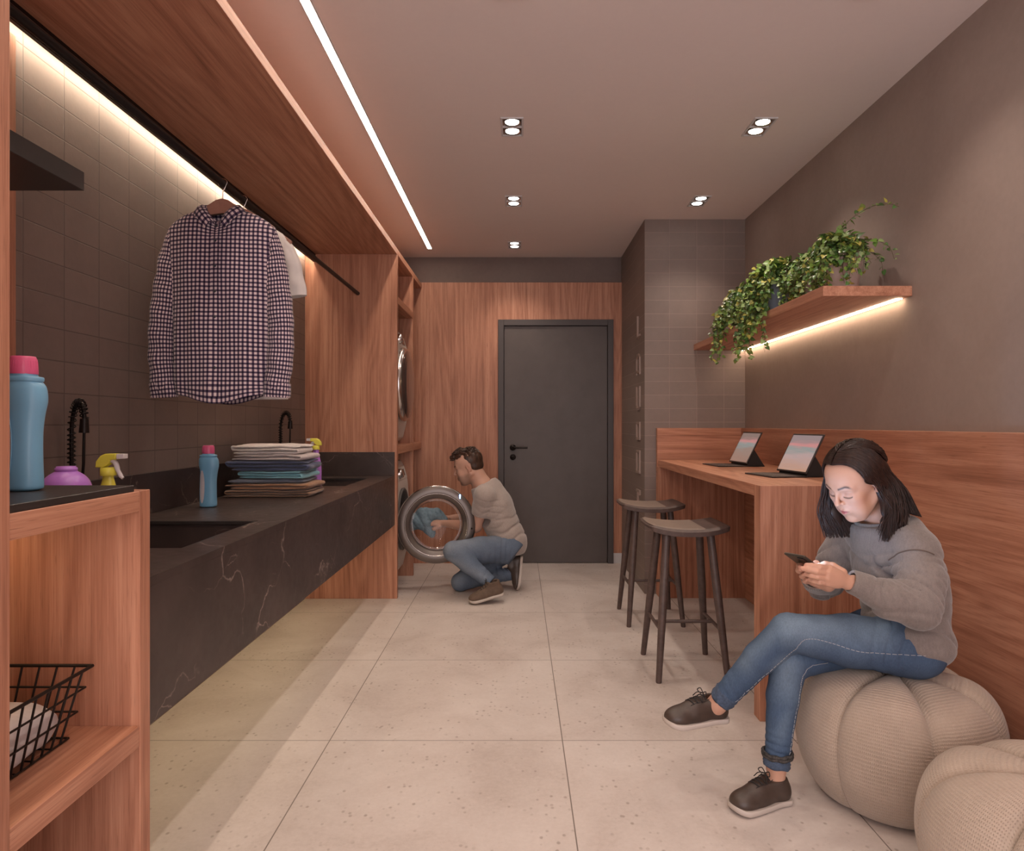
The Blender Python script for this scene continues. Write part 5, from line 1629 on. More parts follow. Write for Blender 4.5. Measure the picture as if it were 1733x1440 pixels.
# ================================================================ THE SEATED WOMAN
def denim_colors(base, fade, lights):
    """worn denim: lighter patches where the cloth is really faded (thigh tops, knees)"""
    def col(V):
        c = np.repeat(np.array(base)[None], len(V), 0)
        w = np.zeros(len(V))
        for (p, q, r, k) in lights:
            d = f_cone(p, q, 0.0, 0.0)[0](V); w = np.maximum(w, k * np.exp(-(d / r) ** 2))
        w = np.clip(w + .10 * vnoise(V, 30, 1.0), 0, 1)[:, None]
        return c * (1 - w) + np.array(fade)[None] * w
    return col
def shoe(parent, ankle, heel, toe, up, nm_up, label, L=None, w=.040, low=True, mats=('leather_shoe', 'sole', 'lace')):
    """shoe from the heel to the toe point of the sole; up = direction away from the sole"""
    heel, toe = nv(heel), nv(toe); f = toe - heel; L = np.linalg.norm(f); f /= L
    u = nv(up); u = u - f * (u @ f); u /= np.linalg.norm(u); s_ = np.cross(u, f)
    P_ = lambda a, b, c: heel + f * (a * L) + s_ * b + u * c      # a 0..1 along, b side, c up
    R_ = np.stack([f, s_, u], 1)
    def ucurve(n=40):
        out = []
        for i in range(n + 1):
            a = i / n
            if a < .5: wd = w * (.74 + .30 * math.sin(min(1, a / .12) * PI / 2) - .16 * math.sin(PI * a / .5) ** 2 * .8)
            else: wd = w * (1.04 + .10 * math.sin((a - .5) / .5 * PI * .8))
            e = max(0.0, 1 - ((a - .82) / .18) ** 2) if a > .82 else 1
            h = max(0.0, 1 - ((.08 - a) / .08) ** 2) if a < .08 else 1
            out.append((a, wd * math.sqrt(e) * math.sqrt(h)))
        return out
    # sole slab
    cv = ucurve()
    sole = MB(); ring = [(a, b) for a, b in cv] + [(a, -b) for a, b in cv[::-1][1:-1]]
    lay = [(-.0, .94), (.003, 1.02), (.009, 1.05), (.016, 1.04), (.018, 1.0)]
    N = len(ring); VV = []
    for (h, k) in lay:
        for a, b in ring:
            spring = .012 * max(0, (a - .75) / .25) ** 2
            VV.append(tuple(P_(.5 + (a - .5) * (1 + (k - 1) * .25), b * k, h + spring)))
    FF = [(i * N + j, i * N + (j + 1) % N, (i + 1) * N + (j + 1) % N, (i + 1) * N + j) for i in range(len(lay) - 1) for j in range(N)]
    sole.add(VV, FF, True); sole.add(VV[:N], [tuple(range(N))[::-1]]); sole.add(VV[-N:], [tuple(range(N))])
    top = .078 if low else .105
    an = nv(ankle)
    it = [('+', f_ell(P_(.80, 0, .030), (L * .19, w * 1.0, .029), R_), .0), ('+', f_ell(P_(.60, 0, .032), (L * .28, w * .90, .039), R_), .02),
          ('+', f_cone(P_(.16, 0, .038), P_(.55, 0, .040), w * .84, w * .86), .02),
          ('+', f_cone(P_(.16, 0, .034), P_(.20, 0, top), w * .84, w * .80), .02), ('+', f_cone(P_(.50, 0, .060), P_(.26, 0, top), w * .55, w * .72), .02)]
    def post(p, D):
        h = (p - heel) @ u
        D = smax(D, .012 - h, .003)                     # flat below, on the sole
        rim = top + .004 - ((p - heel) @ f / L - .22) * (.010 if low else .0)
        D = smax(D, h - rim, .004)                      # cut for the opening
        inner = f_cone(P_(.22, 0, top - .012), P_(.24, 0, top + .06), w * .62, w * .66)[0](p)
        return smax(D, -inner, .004)
    V, Q = mesh_sdf(it, .0042, .02, post)
    o = solid('shoe', [(V, Q)], mats[0], parent)
    if label: o['label'] = label
    mkobj('sole', sole, mats[1], o)
    # laces: bars over the tongue and a bow
    lc_ = MB()
    def fS(p):
        D = np.full(p.shape[:-1], .08)
        for o_, (g_, b_), k_ in it: D = smin(D, g_(p), k_)
        return D
    def lay_(a, b):
        t = np.linspace(0, .13, 160); p = P_(a, b, .14) - u * t[:, None]; i = np.argmax(fS(p) < 0)
        return P_(a, b, .14) - u * t[i] + u * .0012 if i else P_(a, b, .06)
    for k in range(4):
        a = .42 + .062 * k
        for sg_ in (1, -1):
            lc_.tube([lay_(a - .012 * sg_, sg_ * w * .50), lay_(a - .004 * sg_, sg_ * w * .25), lay_(a, 0), lay_(a + .008 * sg_, -sg_ * w * .25), lay_(a + .016 * sg_, -sg_ * w * .50)], .0019, 6)
    for sg_ in (1, -1):   # edges of the lace panel
        lc_.tube([lay_(.36 + .04 * j, sg_ * w * (.58 - .02 * j)) for j in range(8)], .0010, 5)
    kx = lay_(.40, 0) + u * .004
    for sg_ in (1, -1):
        lc_.tube(spline([kx, kx + s_ * .016 * sg_ + u * .010, kx + s_ * .026 * sg_ + u * .002 + f * .006, kx + s_ * .014 * sg_ - u * .004 + f * .004, kx], 5), .0017, 5)
        lc_.tube(spline([kx, kx + s_ * .018 * sg_ - u * .004 + f * .012, kx + s_ * .030 * sg_ - u * .020 + f * .02], 5), .0017, 5)
    mkobj('laces', lc_, mats[2], o)
    return o

# joints
hL, kL, aL = V3(1.275, 2.195, .505), V3(.868, 2.225, .550), V3(.682, 2.335, .272)
hR, kR, aR = V3(1.245, 2.385, .500), V3(.888, 2.265, .440), V3(.838, 2.215, .125)
pel = V3(1.272, 2.290, .525); wst = V3(1.298, 2.300, .66); chs = V3(1.272, 2.315, .775); upc = V3(1.250, 2.325, .855)
nkb = V3(1.238, 2.33, .893)
sL, eL, wL = V3(1.272, 2.190, .822), V3(1.222, 2.090, .668), V3(1.030, 2.095, .742)
sR, eR, wR = V3(1.205, 2.48, .822), V3(1.130, 2.50, .655), V3(.965, 2.235, .722)
HC, HS = V3(1.124, 2.275, 1.034), .985
HF = (-.80, -.32, -.50)
HR = head_frame(HF, -.03)
Z3 = V3(0, 0, 1)
items, HW = head_items(HC, HR, HS)
items += plus([f_cone(HW((-.040, 0, -.035)), nkb + V3(0, 0, .0), .047, .050)], .03)
items += plus([f_cone(nkb + V3(0, .045, -.012), sR + V3(.0, -.07, .005), .045, .030), f_cone(nkb + V3(0, -.045, -.012), sL + V3(0, .07, .005), .045, .030)], .03)
HV, HQ = mesh_sdf(items, .0021, .012)
# torso and limbs under the clothes
bi = plus(chain([pel, wst, chs, upc], [.085, .075, .075, .06], ((1, 0, 0), .8)), .04)
bi += plus(chain([sL, eL, wL], [.038, .032, .024]), .02) + plus(chain([sR, eR, wR], [.038, .032, .024]), .02)
bi += plus(chain([hL, kL, aL], [.062, .034, .026]), .03) + plus(chain([hR, kR, aR], [.062, .034, .026]), .03)
BV, BQ = mesh_sdf(bi, .011, .02)
# ankles and feet inside the shoes
ft = []
toeL, heelL = V3(.493, 2.300, .208), V3(.722, 2.375, .205)
toeR, heelR = V3(.672, 2.150, .0015), V3(.880, 2.235, .0015)
for (k_, a_, he, to_) in ((kL, aL, heelL, toeL), (kR, aR, heelR, toeR)):
    m_ = a_ + (k_ - a_) * .35
    ft += plus([f_cone(m_, a_, .036, .029), f_cone(a_, he + (to_ - he) * .22 + V3(0, 0, .035), .029, .030), f_cone(he + (to_ - he) * .2 + V3(0, 0, .04), he + (to_ - he) * .55 + V3(0, 0, .032), .027, .022)], .02)
FV, FQ = mesh_sdf(ft, .006, .02)
# hands: left one near the camera, backs of the fingers seen across the phone
PT = at(1344, 938.5, 2.085)                                   # middle of the phone's top edge
pt_, ps_ = Vector((-.72, -.50, .48)).normalized(), Vector((.57, -.82, 0)).normalized()
pn_ = ps_.cross(pt_).normalized()
if pn_.z < 0: pn_ = -pn_
PCn = PT - pt_ * .074                                          # centre of the phone
Pp = lambda a, b, c: nv(PCn + pt_ * a + ps_ * b + pn_ * c)     # a to top, b to her left (camera side), c to her face
wLh = nv(at(1436, 986, 2.085)); 
kn = [nv(at(1403, 962.5, 2.055)), nv(at(1400, 969.5, 2.045)), nv(at(1399.5, 978, 2.047)), nv(at(1401, 986, 2.055))]
fl = [[at(1387, 959.5, 2.035), at(1374, 957.5, 2.038), at(1365, 956.5, 2.045)],
      [at(1382, 967, 2.030), at(1368, 963.5, 2.035), at(1358, 962, 2.046)],
      [at(1383, 976, 2.034), at(1372, 973.5, 2.042), at(1364, 971.5, 2.055)],
      [at(1386, 985, 2.046), at(1377, 983, 2.056), at(1370, 981, 2.068)]]
th = [at(1425, 969, 2.085), at(1409, 958.5, 2.098), at(1397, 955.5, 2.105), at(1388, 957.5, 2.108)]
pc = (kn[1] + kn[2] + wLh * .9) / 2.9
pax = kn[1] - wLh; pax /= np.linalg.norm(pax); psd = kn[3] - kn[0]; psd -= pax * (psd @ pax); psd /= np.linalg.norm(psd)
PR = np.stack([pax, psd, np.cross(pax, psd)], 1)
hi = hand_chains(wLh, ((kn[1] + kn[2]) * .5 * .55 + wLh * .45, (.036, .028, .0135), PR), kn, fl, th, 1.0)
hi += plus([f_cone(wL, wLh, .0225, .0215, (PR[:, 2], .82))], .012)
LV, LQ = mesh_sdf(hi, .0019, .010, iters=1)
# right hand behind the phone: fingertips come round its far and lower side
wRh = nv(at(1402, 990, 2.20))
kn2 = [nv(at(1374, 962, 2.175)), nv(at(1372, 970, 2.170)), nv(at(1372, 978, 2.165)), nv(at(1375, 985, 2.165))]
fl2 = [[at(1360, 956, 2.150), at(1352, 957.5, 2.118), at(1354, 960, 2.095)],
       [at(1358, 966, 2.143), at(1351.5, 965.5, 2.112), at(1355.5, 964.5, 2.090)],
       [at(1361, 976, 2.140), at(1357.5, 975, 2.108), at(1361.5, 972.5, 2.088)],
       [at(1366, 984, 2.140), at(1362, 983.5, 2.112), at(1365.5, 981, 2.094)]]
th2 = [at(1397, 975, 2.195), at(1387, 960, 2.18), at(1381.5, 954.0, 2.15), at(1376.5, 955.5, 2.125)]
pax2 = kn2[1] - wRh; pax2 /= np.linalg.norm(pax2); psd2 = kn2[3] - kn2[0]; psd2 -= pax2 * (psd2 @ pax2); psd2 /= np.linalg.norm(psd2)
PR2 = np.stack([pax2, psd2, np.cross(pax2, psd2)], 1)
hi = hand_chains(wRh, ((kn2[1] + kn2[2]) * .5 * .55 + wRh * .45, (.034, .027, .0135), PR2), kn2, fl2, th2, .98)
hi += plus([f_cone(wR, wRh, .0225, .0215)], .012)
RV, RQ = mesh_sdf(hi, .0021, .010)
SK = (.56, .315, .225)
def wcol(V):
    c = head_colors(V, HC, HR, HS, False, SK)
    for tip in (fl[0][-1], fl[1][-1], fl[2][-1], fl[3][-1], fl2[0][-1], fl2[1][-1], fl2[2][-1], fl2[3][-1]):
        d = _ln(V - nv(tip)); w_ = (.5 * np.exp(-(d / .009) ** 2))[:, None]; c = c * (1 - w_) + np.array((.58, .26, .20))[None] * w_
    return c
wo = solid('person', [(HV, HQ), (BV, BQ), (FV, FQ), (LV, LQ), (RV, RQ)], 'skin', None, (1.25, 2.28, .43), wcol)
tag(wo, 'dark-haired woman in grey sweater and jeans sitting cross-legged on a pouf with a phone', 'person')

# jeans
jp = plus([f_ell(pel + V3(0, 0, -.015), (.125, .165, .105))], 0)
jp += plus(chain([hL, hL + (kL - hL) * .5, kL + V3(.02, 0, -.002)], [.093, .078, .062]), .03)
jp += plus(chain([kL + V3(.01, 0, -.002), kL + (aL - kL) * .35, aL + (kL - aL) * .06], [.060, .052, .037]), .012)
jpR = plus(chain([hR, hR + (kR - hR) * .5, kR + V3(.02, 0, 0)], [.088, .072, .059]), .03)
jpR += plus(chain([kR + V3(.01, 0, -.004), kR + (aR - kR) * .35, aR - (kR - aR) * .02], [.058, .051, .036]), .012)
wf = [folds(kL + (hL - kL) * .22, kL + (aL - kL) * .12, .085, 5, .0028, seed=1), folds(kR + (hR - kR) * .2, kR + (aR - kR) * .2, .08, 5, .0028, seed=2),
      folds(aL + (kL - aL) * .45, aL, .055, 5.5, .0034, seed=4), folds(aR + (kR - aR) * .38, aR, .055, 5.5, .0036, seed=6), folds(hL, hL + (kL - hL) * .45, .11, 4, .0035, seed=9, twist=2.2)]
def jpost(p, D):
    for g_ in wf: D = D + 1.9 * g_(p)
    D = D + .0012 * vnoise(p, 60, 2.0)
    ax = (aL - kL) / np.linalg.norm(aL - kL); D = smax(D, (p - (aL + (kL - aL) * .04)) @ ax, .003)
    return D
def jpostR(p, D):
    for g_ in wf: D = D + 1.9 * g_(p)
    D = D + .0012 * vnoise(p, 60, 2.0)
    ax = (aR - kR) / np.linalg.norm(aR - kR); D = smax(D, (p - (aR - (kR - aR) * .03)) @ ax, .003)
    return D
JV, JQ = mesh_sdf(jp, .0050, .03, jpost)
JV2, JQ2 = mesh_sdf(jpR, .0050, .03, jpostR)
jc = denim_colors((.062, .098, .165), (.200, .270, .350), [(kL + V3(.0, -.04, .03), kL + (hL - kL) * .65 + V3(0, -.03, .05), .060, .80), (kL + V3(-.03, -.03, .02), kL + (aL - kL) * .45 + V3(-.03, -.02, .02), .032, .55),
                                                              (kR + V3(-.02, -.05, .01), kR + V3(-.01, -.04, -.09), .045, .60), (kR + V3(0, -.05, -.1), aR + V3(0, -.04, .1), .022, .3)])
jo = solid('jeans', [(JV, JQ), (JV2, JQ2)], 'denim', wo, color=jc)
# stitched side seams and rolled hems
M['stitch'] = simple('pale_stitching', (.36, .37, .40), .9)
def field(items, post):
    def f(P_):
        D = np.full(P_.shape[:-1], .08)
        for o, (g_, b_), k in items: D = smin(D, g_(P_), k) if o == '+' else smax(D, -g_(P_), k)
        return post(P_, D) if post else D
    return f
fJL, fJR = field(jp, jpost), field(jpR, jpostR)
def on_surf(p, f, dirn, lift=.0008):
    p = nv(p); d = nv(dirn); d = d / np.linalg.norm(d)
    t = np.linspace(0, .16, 200); D = f(p + d * t[:, None])
    i = np.argmax(D > 0)
    return Vector(p + d * (t[i] + lift))
seam = MB()
def seamline(f, pts, dirs):
    P_, Dd = spline(pts, 14), spline(dirs, 14)
    return [on_surf(a, f, b) for a, b in zip(P_, Dd)]
l1 = seamline(fJL, [hL + V3(.03, 0, .0), hL + (kL - hL) * .5 + V3(0, 0, .012), kL + V3(.03, 0, .008), kL + (aL - kL) * .22, aL + (kL - aL) * .12], [(.1, -1, .1), (.05, -1, -.25), (.25, -1, -.15), (.55, -1, -.2), (.55, -1, -.3)])
l2 = seamline(fJR, [kR + (hR - kR) * .35, kR + V3(.02, 0, 0), kR + (aR - kR) * .3, aR + (kR - aR) * .12], [(0, -1, -.2), (.55, -1, -.1), (.75, -.9, 0), (.75, -.9, 0)])
for L_ in (l1, l2):
    for q_ in range(0, len(L_) - 1): seam.tube([L_[q_], L_[q_].lerp(L_[q_ + 1], .72)], .0011, 5)
mkobj('seam', seam, 'stitch', jo)
M['denim_dark'] = simple('dark_denim_hem', (.055, .080, .130), .9, nscale=120, namt=.3, bump=.2)
for (a_, k_, fr) in ((aL, kL, .05), (aR, kR, -.03)):
    hem = MB()
    ax = Vector(k_ - a_).normalized(); e1 = ax.cross(Vector((0, 0, 1))).normalized() if abs(ax.z) < .9 else ax.cross(Vector((1, 0, 0))).normalized(); e2 = ax.cross(e1)
    rows = [(.0, .033), (-.001, .0385), (.006, .0425), (.012, .0405), (.018, .043), (.026, .0405), (.034, .0435), (.042, .039)]
    c_ = Vector(a_ + (k_ - a_) * fr)
    V_ = [c_ + ax * (h + .002 * math.sin(j * .6 + i * 1.3)) + (e1 * math.cos(j / 40 * 2 * PI) + e2 * math.sin(j / 40 * 2 * PI)) * (r + .0012 * math.sin(j * 1.1 + i)) for i, (h, r) in enumerate(rows) for j in range(40)]
    hem.add(V_, [(i * 40 + j, i * 40 + (j + 1) % 40, (i + 1) * 40 + (j + 1) % 40, (i + 1) * 40 + j) for i in range(len(rows) - 1) for j in range(40)], True)
    mkobj('rolled_hem', hem, 'denim_dark', jo)
# patterned band over the right hem
M['anklet'] = simple('patterned_ankle_band', (.045, .040, .038), .8, nscale=160, namt=.9)
ab = MB(); c_ = Vector(aR + (kR - aR) * .10)
for k in range(2):
    ab.tube([c_ + Vector((math.cos(i / 28 * 2 * PI) * (.0445 + .001 * math.sin(i * 2.2)), math.sin(i / 28 * 2 * PI) * .0445, -.004 + .009 * k + .002 * math.sin(i * 1.7 + k))) for i in range(29)], .0056, 8, cap=False)
mkobj('ankle_band', ab, 'anklet', wo)

# shoes
shoe(wo, aL, heelL, toeL, (.18, .0, 1), 'L', 'brown leather lace-up shoe on the raised foot', w=.042)
shoe(wo, aR, heelR, toeR, (0, 0, 1), 'R', 'brown leather lace-up shoe flat on the floor', w=.042)

# sweater
fwd = nv(Vector((-.985, -.15, 0)).normalized())
tf = ((fwd[0], fwd[1], 0), .72)
swi = plus(chain([pel + V3(.012, 0, .015), wst, chs, upc], [.148, .146, .146, .118], tf), .05)
swi += plus([f_ell(pel + V3(.020, -.02, -.010), (.130, .165, .085))], .04)
swi += plus([f_ell(hL + V3(-.015, .01, .030), (.095, .085, .075))], .04)
swi += plus([f_cone(upc + V3(.005, 0, .0), V3(1.240, 2.325, .885), .10, .085, tf)], .04)
swi += plus([f_cone(upc + V3(.0, .0, .0), sL, .085, .066), f_cone(upc, sR, .085, .066)], .04)
swi += plus(chain([sL, sL + (eL - sL) * .5 + V3(.012, -.008, 0), eL + V3(.004, 0, -.004)], [.070, .066, .062]), .022)
swi += plus(chain([eL, eL + (wL - eL) * .45 + V3(0, 0, -.010), wL + (eL - wL) * .16], [.060, .055, .038]), .018)
swi += plus(chain([sR, sR + (eR - sR) * .5, eR], [.070, .064, .058]), .022)
swi += plus(chain([eR, eR + (wR - eR) * .45 + V3(0, 0, -.010), wR + (eR - wR) * .14], [.058, .052, .040]), .018)
sf = [folds(eL + (sL - eL) * .60, eL + (wL - eL) * .42, .10, 6, .0070, seed=.5, twist=1.6), folds(eR + (sR - eR) * .5, eR + (wR - eR) * .4, .09, 5, .006, seed=1.5),
      folds(wL + (eL - wL) * .60, wL, .07, 4, .0030, seed=2.5), folds(pel + V3(-.05, 0, -.09), wst + V3(0, 0, .05), .30, 4.0, .0085, seed=3.2, twist=1.8), folds(sL + V3(0, 0, .03), sL + V3(.0, -.03, -.13), .12, 4, .005, seed=5),
      folds(chs + V3(-.12, -.1, .06), wst + V3(-.10, .05, -.05), .16, 3, .006, seed=7, twist=.5)]
ncen = V3(1.240, 2.325, .897); nnor = nv(Vector((-.22, -.05, 1)).normalized())
nex = V3(1, 0, .22); nex = nex - nnor * (nex @ nnor); nex /= np.linalg.norm(nex); ney = np.cross(nnor, nex)
def spost(p, D):
    for i_, g_ in enumerate(sf): D = D + (1.1 if i_ == 3 else 2.0) * g_(p)
    D = D + .0022 * vnoise(p, 26, 4.0)
    ax = (eL - sL) / np.linalg.norm(eL - sL); t_ = (p - (sL + (eL - sL) * .26)) @ ax + .012 * np.sin((p @ V3(20, 9, 0)))
    near = np.clip(1 - _ln(p - (sL + (eL - sL) * .26)) / .10, 0, 1) > 0
    D = D + np.where(near, .0032 * np.exp(-(t_ / .0035) ** 2) - .0020 * np.exp(-((t_ - .009) / .005) ** 2), 0)
    q = p - ncen; h = q @ nnor; a_, b_ = (q @ nex) / .078, (q @ ney) / .070
    rr = np.sqrt(a_ * a_ + b_ * b_)
    D = smax(D, np.where(rr < 1.9, h - .004, -1), .004)
    D = smax(D, -np.maximum((rr - 1) * .07, -(h + .030)), .004)
    return D
SV, SQ = mesh_sdf(swi, .0052, .03, spost)
so_ = solid('sweater', [(SV, SQ)], 'sweater', wo)
fSW = field(swi, spost)
sse = MB(); ax = nv((eL - sL) / np.linalg.norm(eL - sL)); e1_ = np.cross(ax, V3(0, 0, 1)); e1_ /= np.linalg.norm(e1_); e2_ = np.cross(ax, e1_)
c_ = sL + (eL - sL) * .26; lp = []
for i in range(40):
    th_ = -.5 * PI + i / 39 * 1.25 * PI
    d_ = -e1_ * math.cos(th_) * -1 + e2_ * math.sin(th_) * -1
    if d_[1] > .35: continue
    lp.append(on_surf(c_ + V3(0, 0, .02) * math.sin(th_), fSW, d_, .0006))
if len(lp) > 3: sse.tube(lp, .0019, 6); mkobj('shoulder_seam', sse, 'seam_cord', so_)
M['rib_knit'] = knit_mat('rib_knit', (.215, .180, .165), 420)
rib = MB()
NS = 120; V_ = []
rws = [(1.02, -.006), (1.075, .000), (1.07, .008), (1.03, .012), (.99, .010), (.975, .002), (.98, -.012)]
for (k_, h_) in rws:
    for j in range(NS):
        a_ = j / NS * 2 * PI; r_ = k_ + .008 * math.cos(j * PI)
        V_.append(Vector(ncen + nex * math.cos(a_) * .081 * r_ + ney * math.sin(a_) * .073 * r_ + nnor * (h_ + .002)))
rib.add(V_, [(i * NS + j, i * NS + (j + 1) % NS, (i + 1) * NS + (j + 1) % NS, (i + 1) * NS + j) for i in range(len(rws) - 1) for j in range(NS)], True)
mkobj('neck_band', rib, 'rib_knit', so_)
for (w_, e_, wh) in ((wL, eL, wLh), (wR, eR, wRh)):
    cu = MB(); ax = Vector(e_ - w_).normalized(); c0 = Vector(w_) + ax * .004
    e1 = ax.cross(Vector((0, 0, 1))).normalized(); e2 = ax.cross(e1)
    rows = [(-.012, .029), (-.017, .0340), (-.011, .0385), (.010, .0405), (.032, .0425), (.048, .0425), (.054, .036)]
    V_ = [c0 + ax * h + (e1 * math.cos(j / 72 * 2 * PI) + e2 * math.sin(j / 72 * 2 * PI)) * (r * .93 + .0014 * math.cos(j * PI)) for h, r in rows for j in range(72)]
    cu.add(V_, [(i * 72 + j, i * 72 + (j + 1) % 72, (i + 1) * 72 + (j + 1) % 72, (i + 1) * 72 + j) for i in range(len(rows) - 1) for j in range(72)], True)
    mkobj('cuff', cu, 'rib_knit', so_)

# ---- hair: a smooth mass over the skull plus many locks falling straight down
def hair_lock(mb, pts, r0, r1, seg=6, flat=.45):
    n = len(pts); mb.tube(pts, [r0 + (r1 - r0) * (i / (n - 1)) ** 1.5 for i in range(n)], seg, cap=True, flat=flat)
def hpoint(lat, lon, k=1.0, add=.0):
    """point on the skull: lon 0 = front, +pi/2 = her left; lat up from ear level"""
    r = V3(.098 * k + add, .080 * k + add, .0835 * k + add)
    return V3(math.cos(lat) * math.cos(lon) * r[0], math.cos(lat) * math.sin(lon) * r[1], math.sin(lat) * r[2]) + V3(-.016, 0, .046)
hit = [('+', f_ell(HW((-.019, 0, .047)), nv((.1005, .0815, .0855)) * HS, HR), 0)]
hit += plus([f_cone(HW((-.055, 0, .01)), V3(1.215, 2.325, .965), .062, .040)], .03)
def hpost(p, D):
    q = (p - HC) @ HR / HS
    x, y, z = q[..., 0], q[..., 1], q[..., 2]
    face = np.maximum(.022 - x + .0 * z, z - (.064 - 8.0 * y * y))
    D = smax(D, -face, .003)
    ear = np.maximum(np.maximum(-.026 - x, z - .020), -z - .06); D = smax(D, -ear, .004)
    return D
hv, hq = mesh_sdf(hit, .0038, .02, hpost)
# body of the falling hair under the single locks: near curtain, back curtain, far curtain
cur = plus(chain([HW((-.030, .072, .03)), HW((-.040, .078, -.035)), V3(1.195, 2.205, .945), V3(1.205, 2.207, .885)], [.012, .014, .017, .008], ((0, 1, 0), .40)), .012)
cur += plus(chain([HW((-.080, .03, .03)), HW((-.095, .025, -.03)), V3(1.245, 2.28, .955), V3(1.295, 2.285, .932)], [.045, .042, .034, .012], ((.45, -.2, .9), .55)), .02)
cur += plus(chain([HW((-.045, .065, .02)), V3(1.225, 2.235, .955), V3(1.25, 2.24, .93)], [.030, .030, .016], ((.3, -1, 0), .5)), .02)
cur += plus(chain([HW((.000, -.070, .03)), HW((-.010, -.072, -.04)), V3(1.095, 2.350, .925), V3(1.110, 2.350, .870)], [.014, .016, .017, .008], ((0, 1, 0), .40)), .012)
cv_, cq_ = mesh_sdf(cur, .0042, .02)
hv, hq = np.concatenate([hv, cv_]), np.concatenate([hq, cq_ + len(hv)])
ho = solid('hair', [(hv, hq)], 'hair_dark', wo)
rnd = random.Random(5)
hm = MB()
hcen = V3(-.018, 0, .046)
def onskull(q, k=1.0):
    e = (q - hcen) / (V3(.1045, .0860, .0895) * k)
    return (q - hcen) / max(1e-3, np.linalg.norm(e)) + hcen
def scalp(start_x, side, end, lift, n=9):
    s_ = V3(start_x, side * .002, .12); out = []
    end = nv(end)
    for i in range(n):
        t = i / (n - 1); q = onskull(s_ + (end - s_) * t + V3(0, side * .05 * math.sin(PI * t) * .5, .03 * math.sin(PI * t)), lift)
        out.append(Vector(HW(q)))
    return out
def add_lock(start_x, side, end, lift, mids, tip, r):
    P_ = scalp(start_x, side, end, lift)
    ctrl = [P_[-1]] + mids + [tip]
    q0 = P_[-1]
    pts = P_[:-2] + spline([P_[-2], P_[-1]] + mids + [tip], 5)
    n = len(pts)
    rr = [r * min(1, .35 + i / n * 2.2) * (1 - max(0, (i / n - .72) / .28)) ** .7 + .0004 for i in range(n)]
    hm.tube(pts, rr, 5, cap=False, flat=.7)
G_ = lambda s_: rnd.gauss(0, s_)
for k in range(620):       # near side: over the temple, behind the ear, down to the collarbone
    a = rnd.random(); st_ = .082 - .115 * a
    front = rnd.random() < .12
    ex = .030 - .10 * a + G_(.004)
    end = (ex, .085, .020 + .024 * rnd.random() - .004 * a)
    e2_ = Vector(HW((min(ex, -.026) - .008 + (.030 if front else 0) + G_(.003), .088 + G_(.003), -.030)))
    tx = 1.180 + .055 * a + G_(.012); ty = 2.192 + .012 * rnd.random() + .02 * a + G_(.008)
    tip = Vector((tx, ty, rnd.uniform(.846, .885) + .025 * a * rnd.random() + (.03 if rnd.random() < .2 else 0)))
    m = e2_.lerp(tip, .5) + Vector((.012 + G_(.004), -.006 + G_(.003), 0))
    m.x = max(m.x, 1.165 + G_(.006))
    add_lock(st_, 1, end, 1.0 + rnd.uniform(0, .07), [e2_, m], tip, rnd.uniform(.0012, .0027))
for k in range(560):       # back: long fall over the nape onto the back of the sweater
    a = rnd.random(); side = 1 if rnd.random() < .6 else -1
    st_ = .02 - .11 * a
    end = (-.105 + .03 * rnd.random(), side * .055 * rnd.random(), .045 + G_(.012))
    tip = Vector((1.225 + .105 * rnd.random() ** .8, 2.245 + .12 * rnd.random() * (1 if side < 0 else .5), .925 - .012 * rnd.random()))
    if tip.x > 1.29: tip.z = .935 - (tip.x - 1.29) * .35
    e2_ = Vector(HW((-.112, side * .035 * rnd.random(), -.005)))
    m = e2_.lerp(tip, .5) + Vector((.012, -.004, .008 + G_(.003)))
    add_lock(st_, side, end, 1.0 + rnd.uniform(0, .08), [e2_, m], tip, rnd.uniform(.0013, .0029))
for k in range(520):       # far side: falls forward past the far cheek
    a = rnd.random(); st_ = .082 - .10 * a
    ex = .056 - .075 * a + G_(.004)
    end = (ex, -.084, .045 + G_(.010))
    e2_ = Vector(HW((ex + .006, -.083 + G_(.003), -.005)))
    tip = Vector((1.058 + .105 * a + G_(.010), 2.335 + .015 * rnd.random() + .02 * a, rnd.uniform(.835, .875)))
    m = e2_.lerp(tip, .5) + Vector((-.016 + .012 * a + G_(.004), .006, 0))
    add_lock(st_, -1, end, 1.0 + rnd.uniform(0, .06), [e2_, m], tip, rnd.uniform(.0012, .0026))
mkobj('locks', hm, 'hair_dark', ho)
# earring
M['pearl'] = simple('silver_earring', (.75, .68, .62), .15, .9)
er = MB(); er.lathe([(0, -.004), (.003, -.003), (.004, 0), (.003, .003), (0, .004)], HW((-.004, .0815, -.030)), 'Z', 14)
er.lathe([(0, -.003), (.0025, -.002), (.003, 0), (.0025, .002), (0, .003)], HW((-.004, .0825, -.037)), 'Z', 12)
mkobj('earring', er, 'pearl', wo)

# ---- the phone
M['phone_body'] = simple('dark_phone_shell', (.07, .058, .045), .3, .4)
M['phone_screen'] = emit('lit_phone_screen', (.42, .66, 1.0), 46)
ph = thing('smartphone', 'dark smartphone with lit screen held in the seated woman\'s hands', 'phone', tuple(PCn))
RP = Matrix((pt_, ps_, pn_)).transposed()
def pbox(a0, a1, b0, b1, c0, c1, bev):
    q = MB().box(a0, a1, b0, b1, c0, c1, bev, seg=2)
    q.v = [tuple(RP @ Vector(p) + PCn) for p in q.v]
    if RP.determinant() < 0: q.f = [f[::-1] for f in q.f]
    return q
mkobj('body', pbox(-.074, .074, -.0355, .0355, -.0042, .0042, .0038), 'phone_body', ph)
mkobj('screen', pbox(-.0695, .0695, -.0312, .0312, .0036, .00428, 0), 'phone_screen', ph)
cmr = pbox(.042, .066, .006, .028, -.0062, -.0040, .0015); mkobj('camera_bump', cmr, 'display', ph)
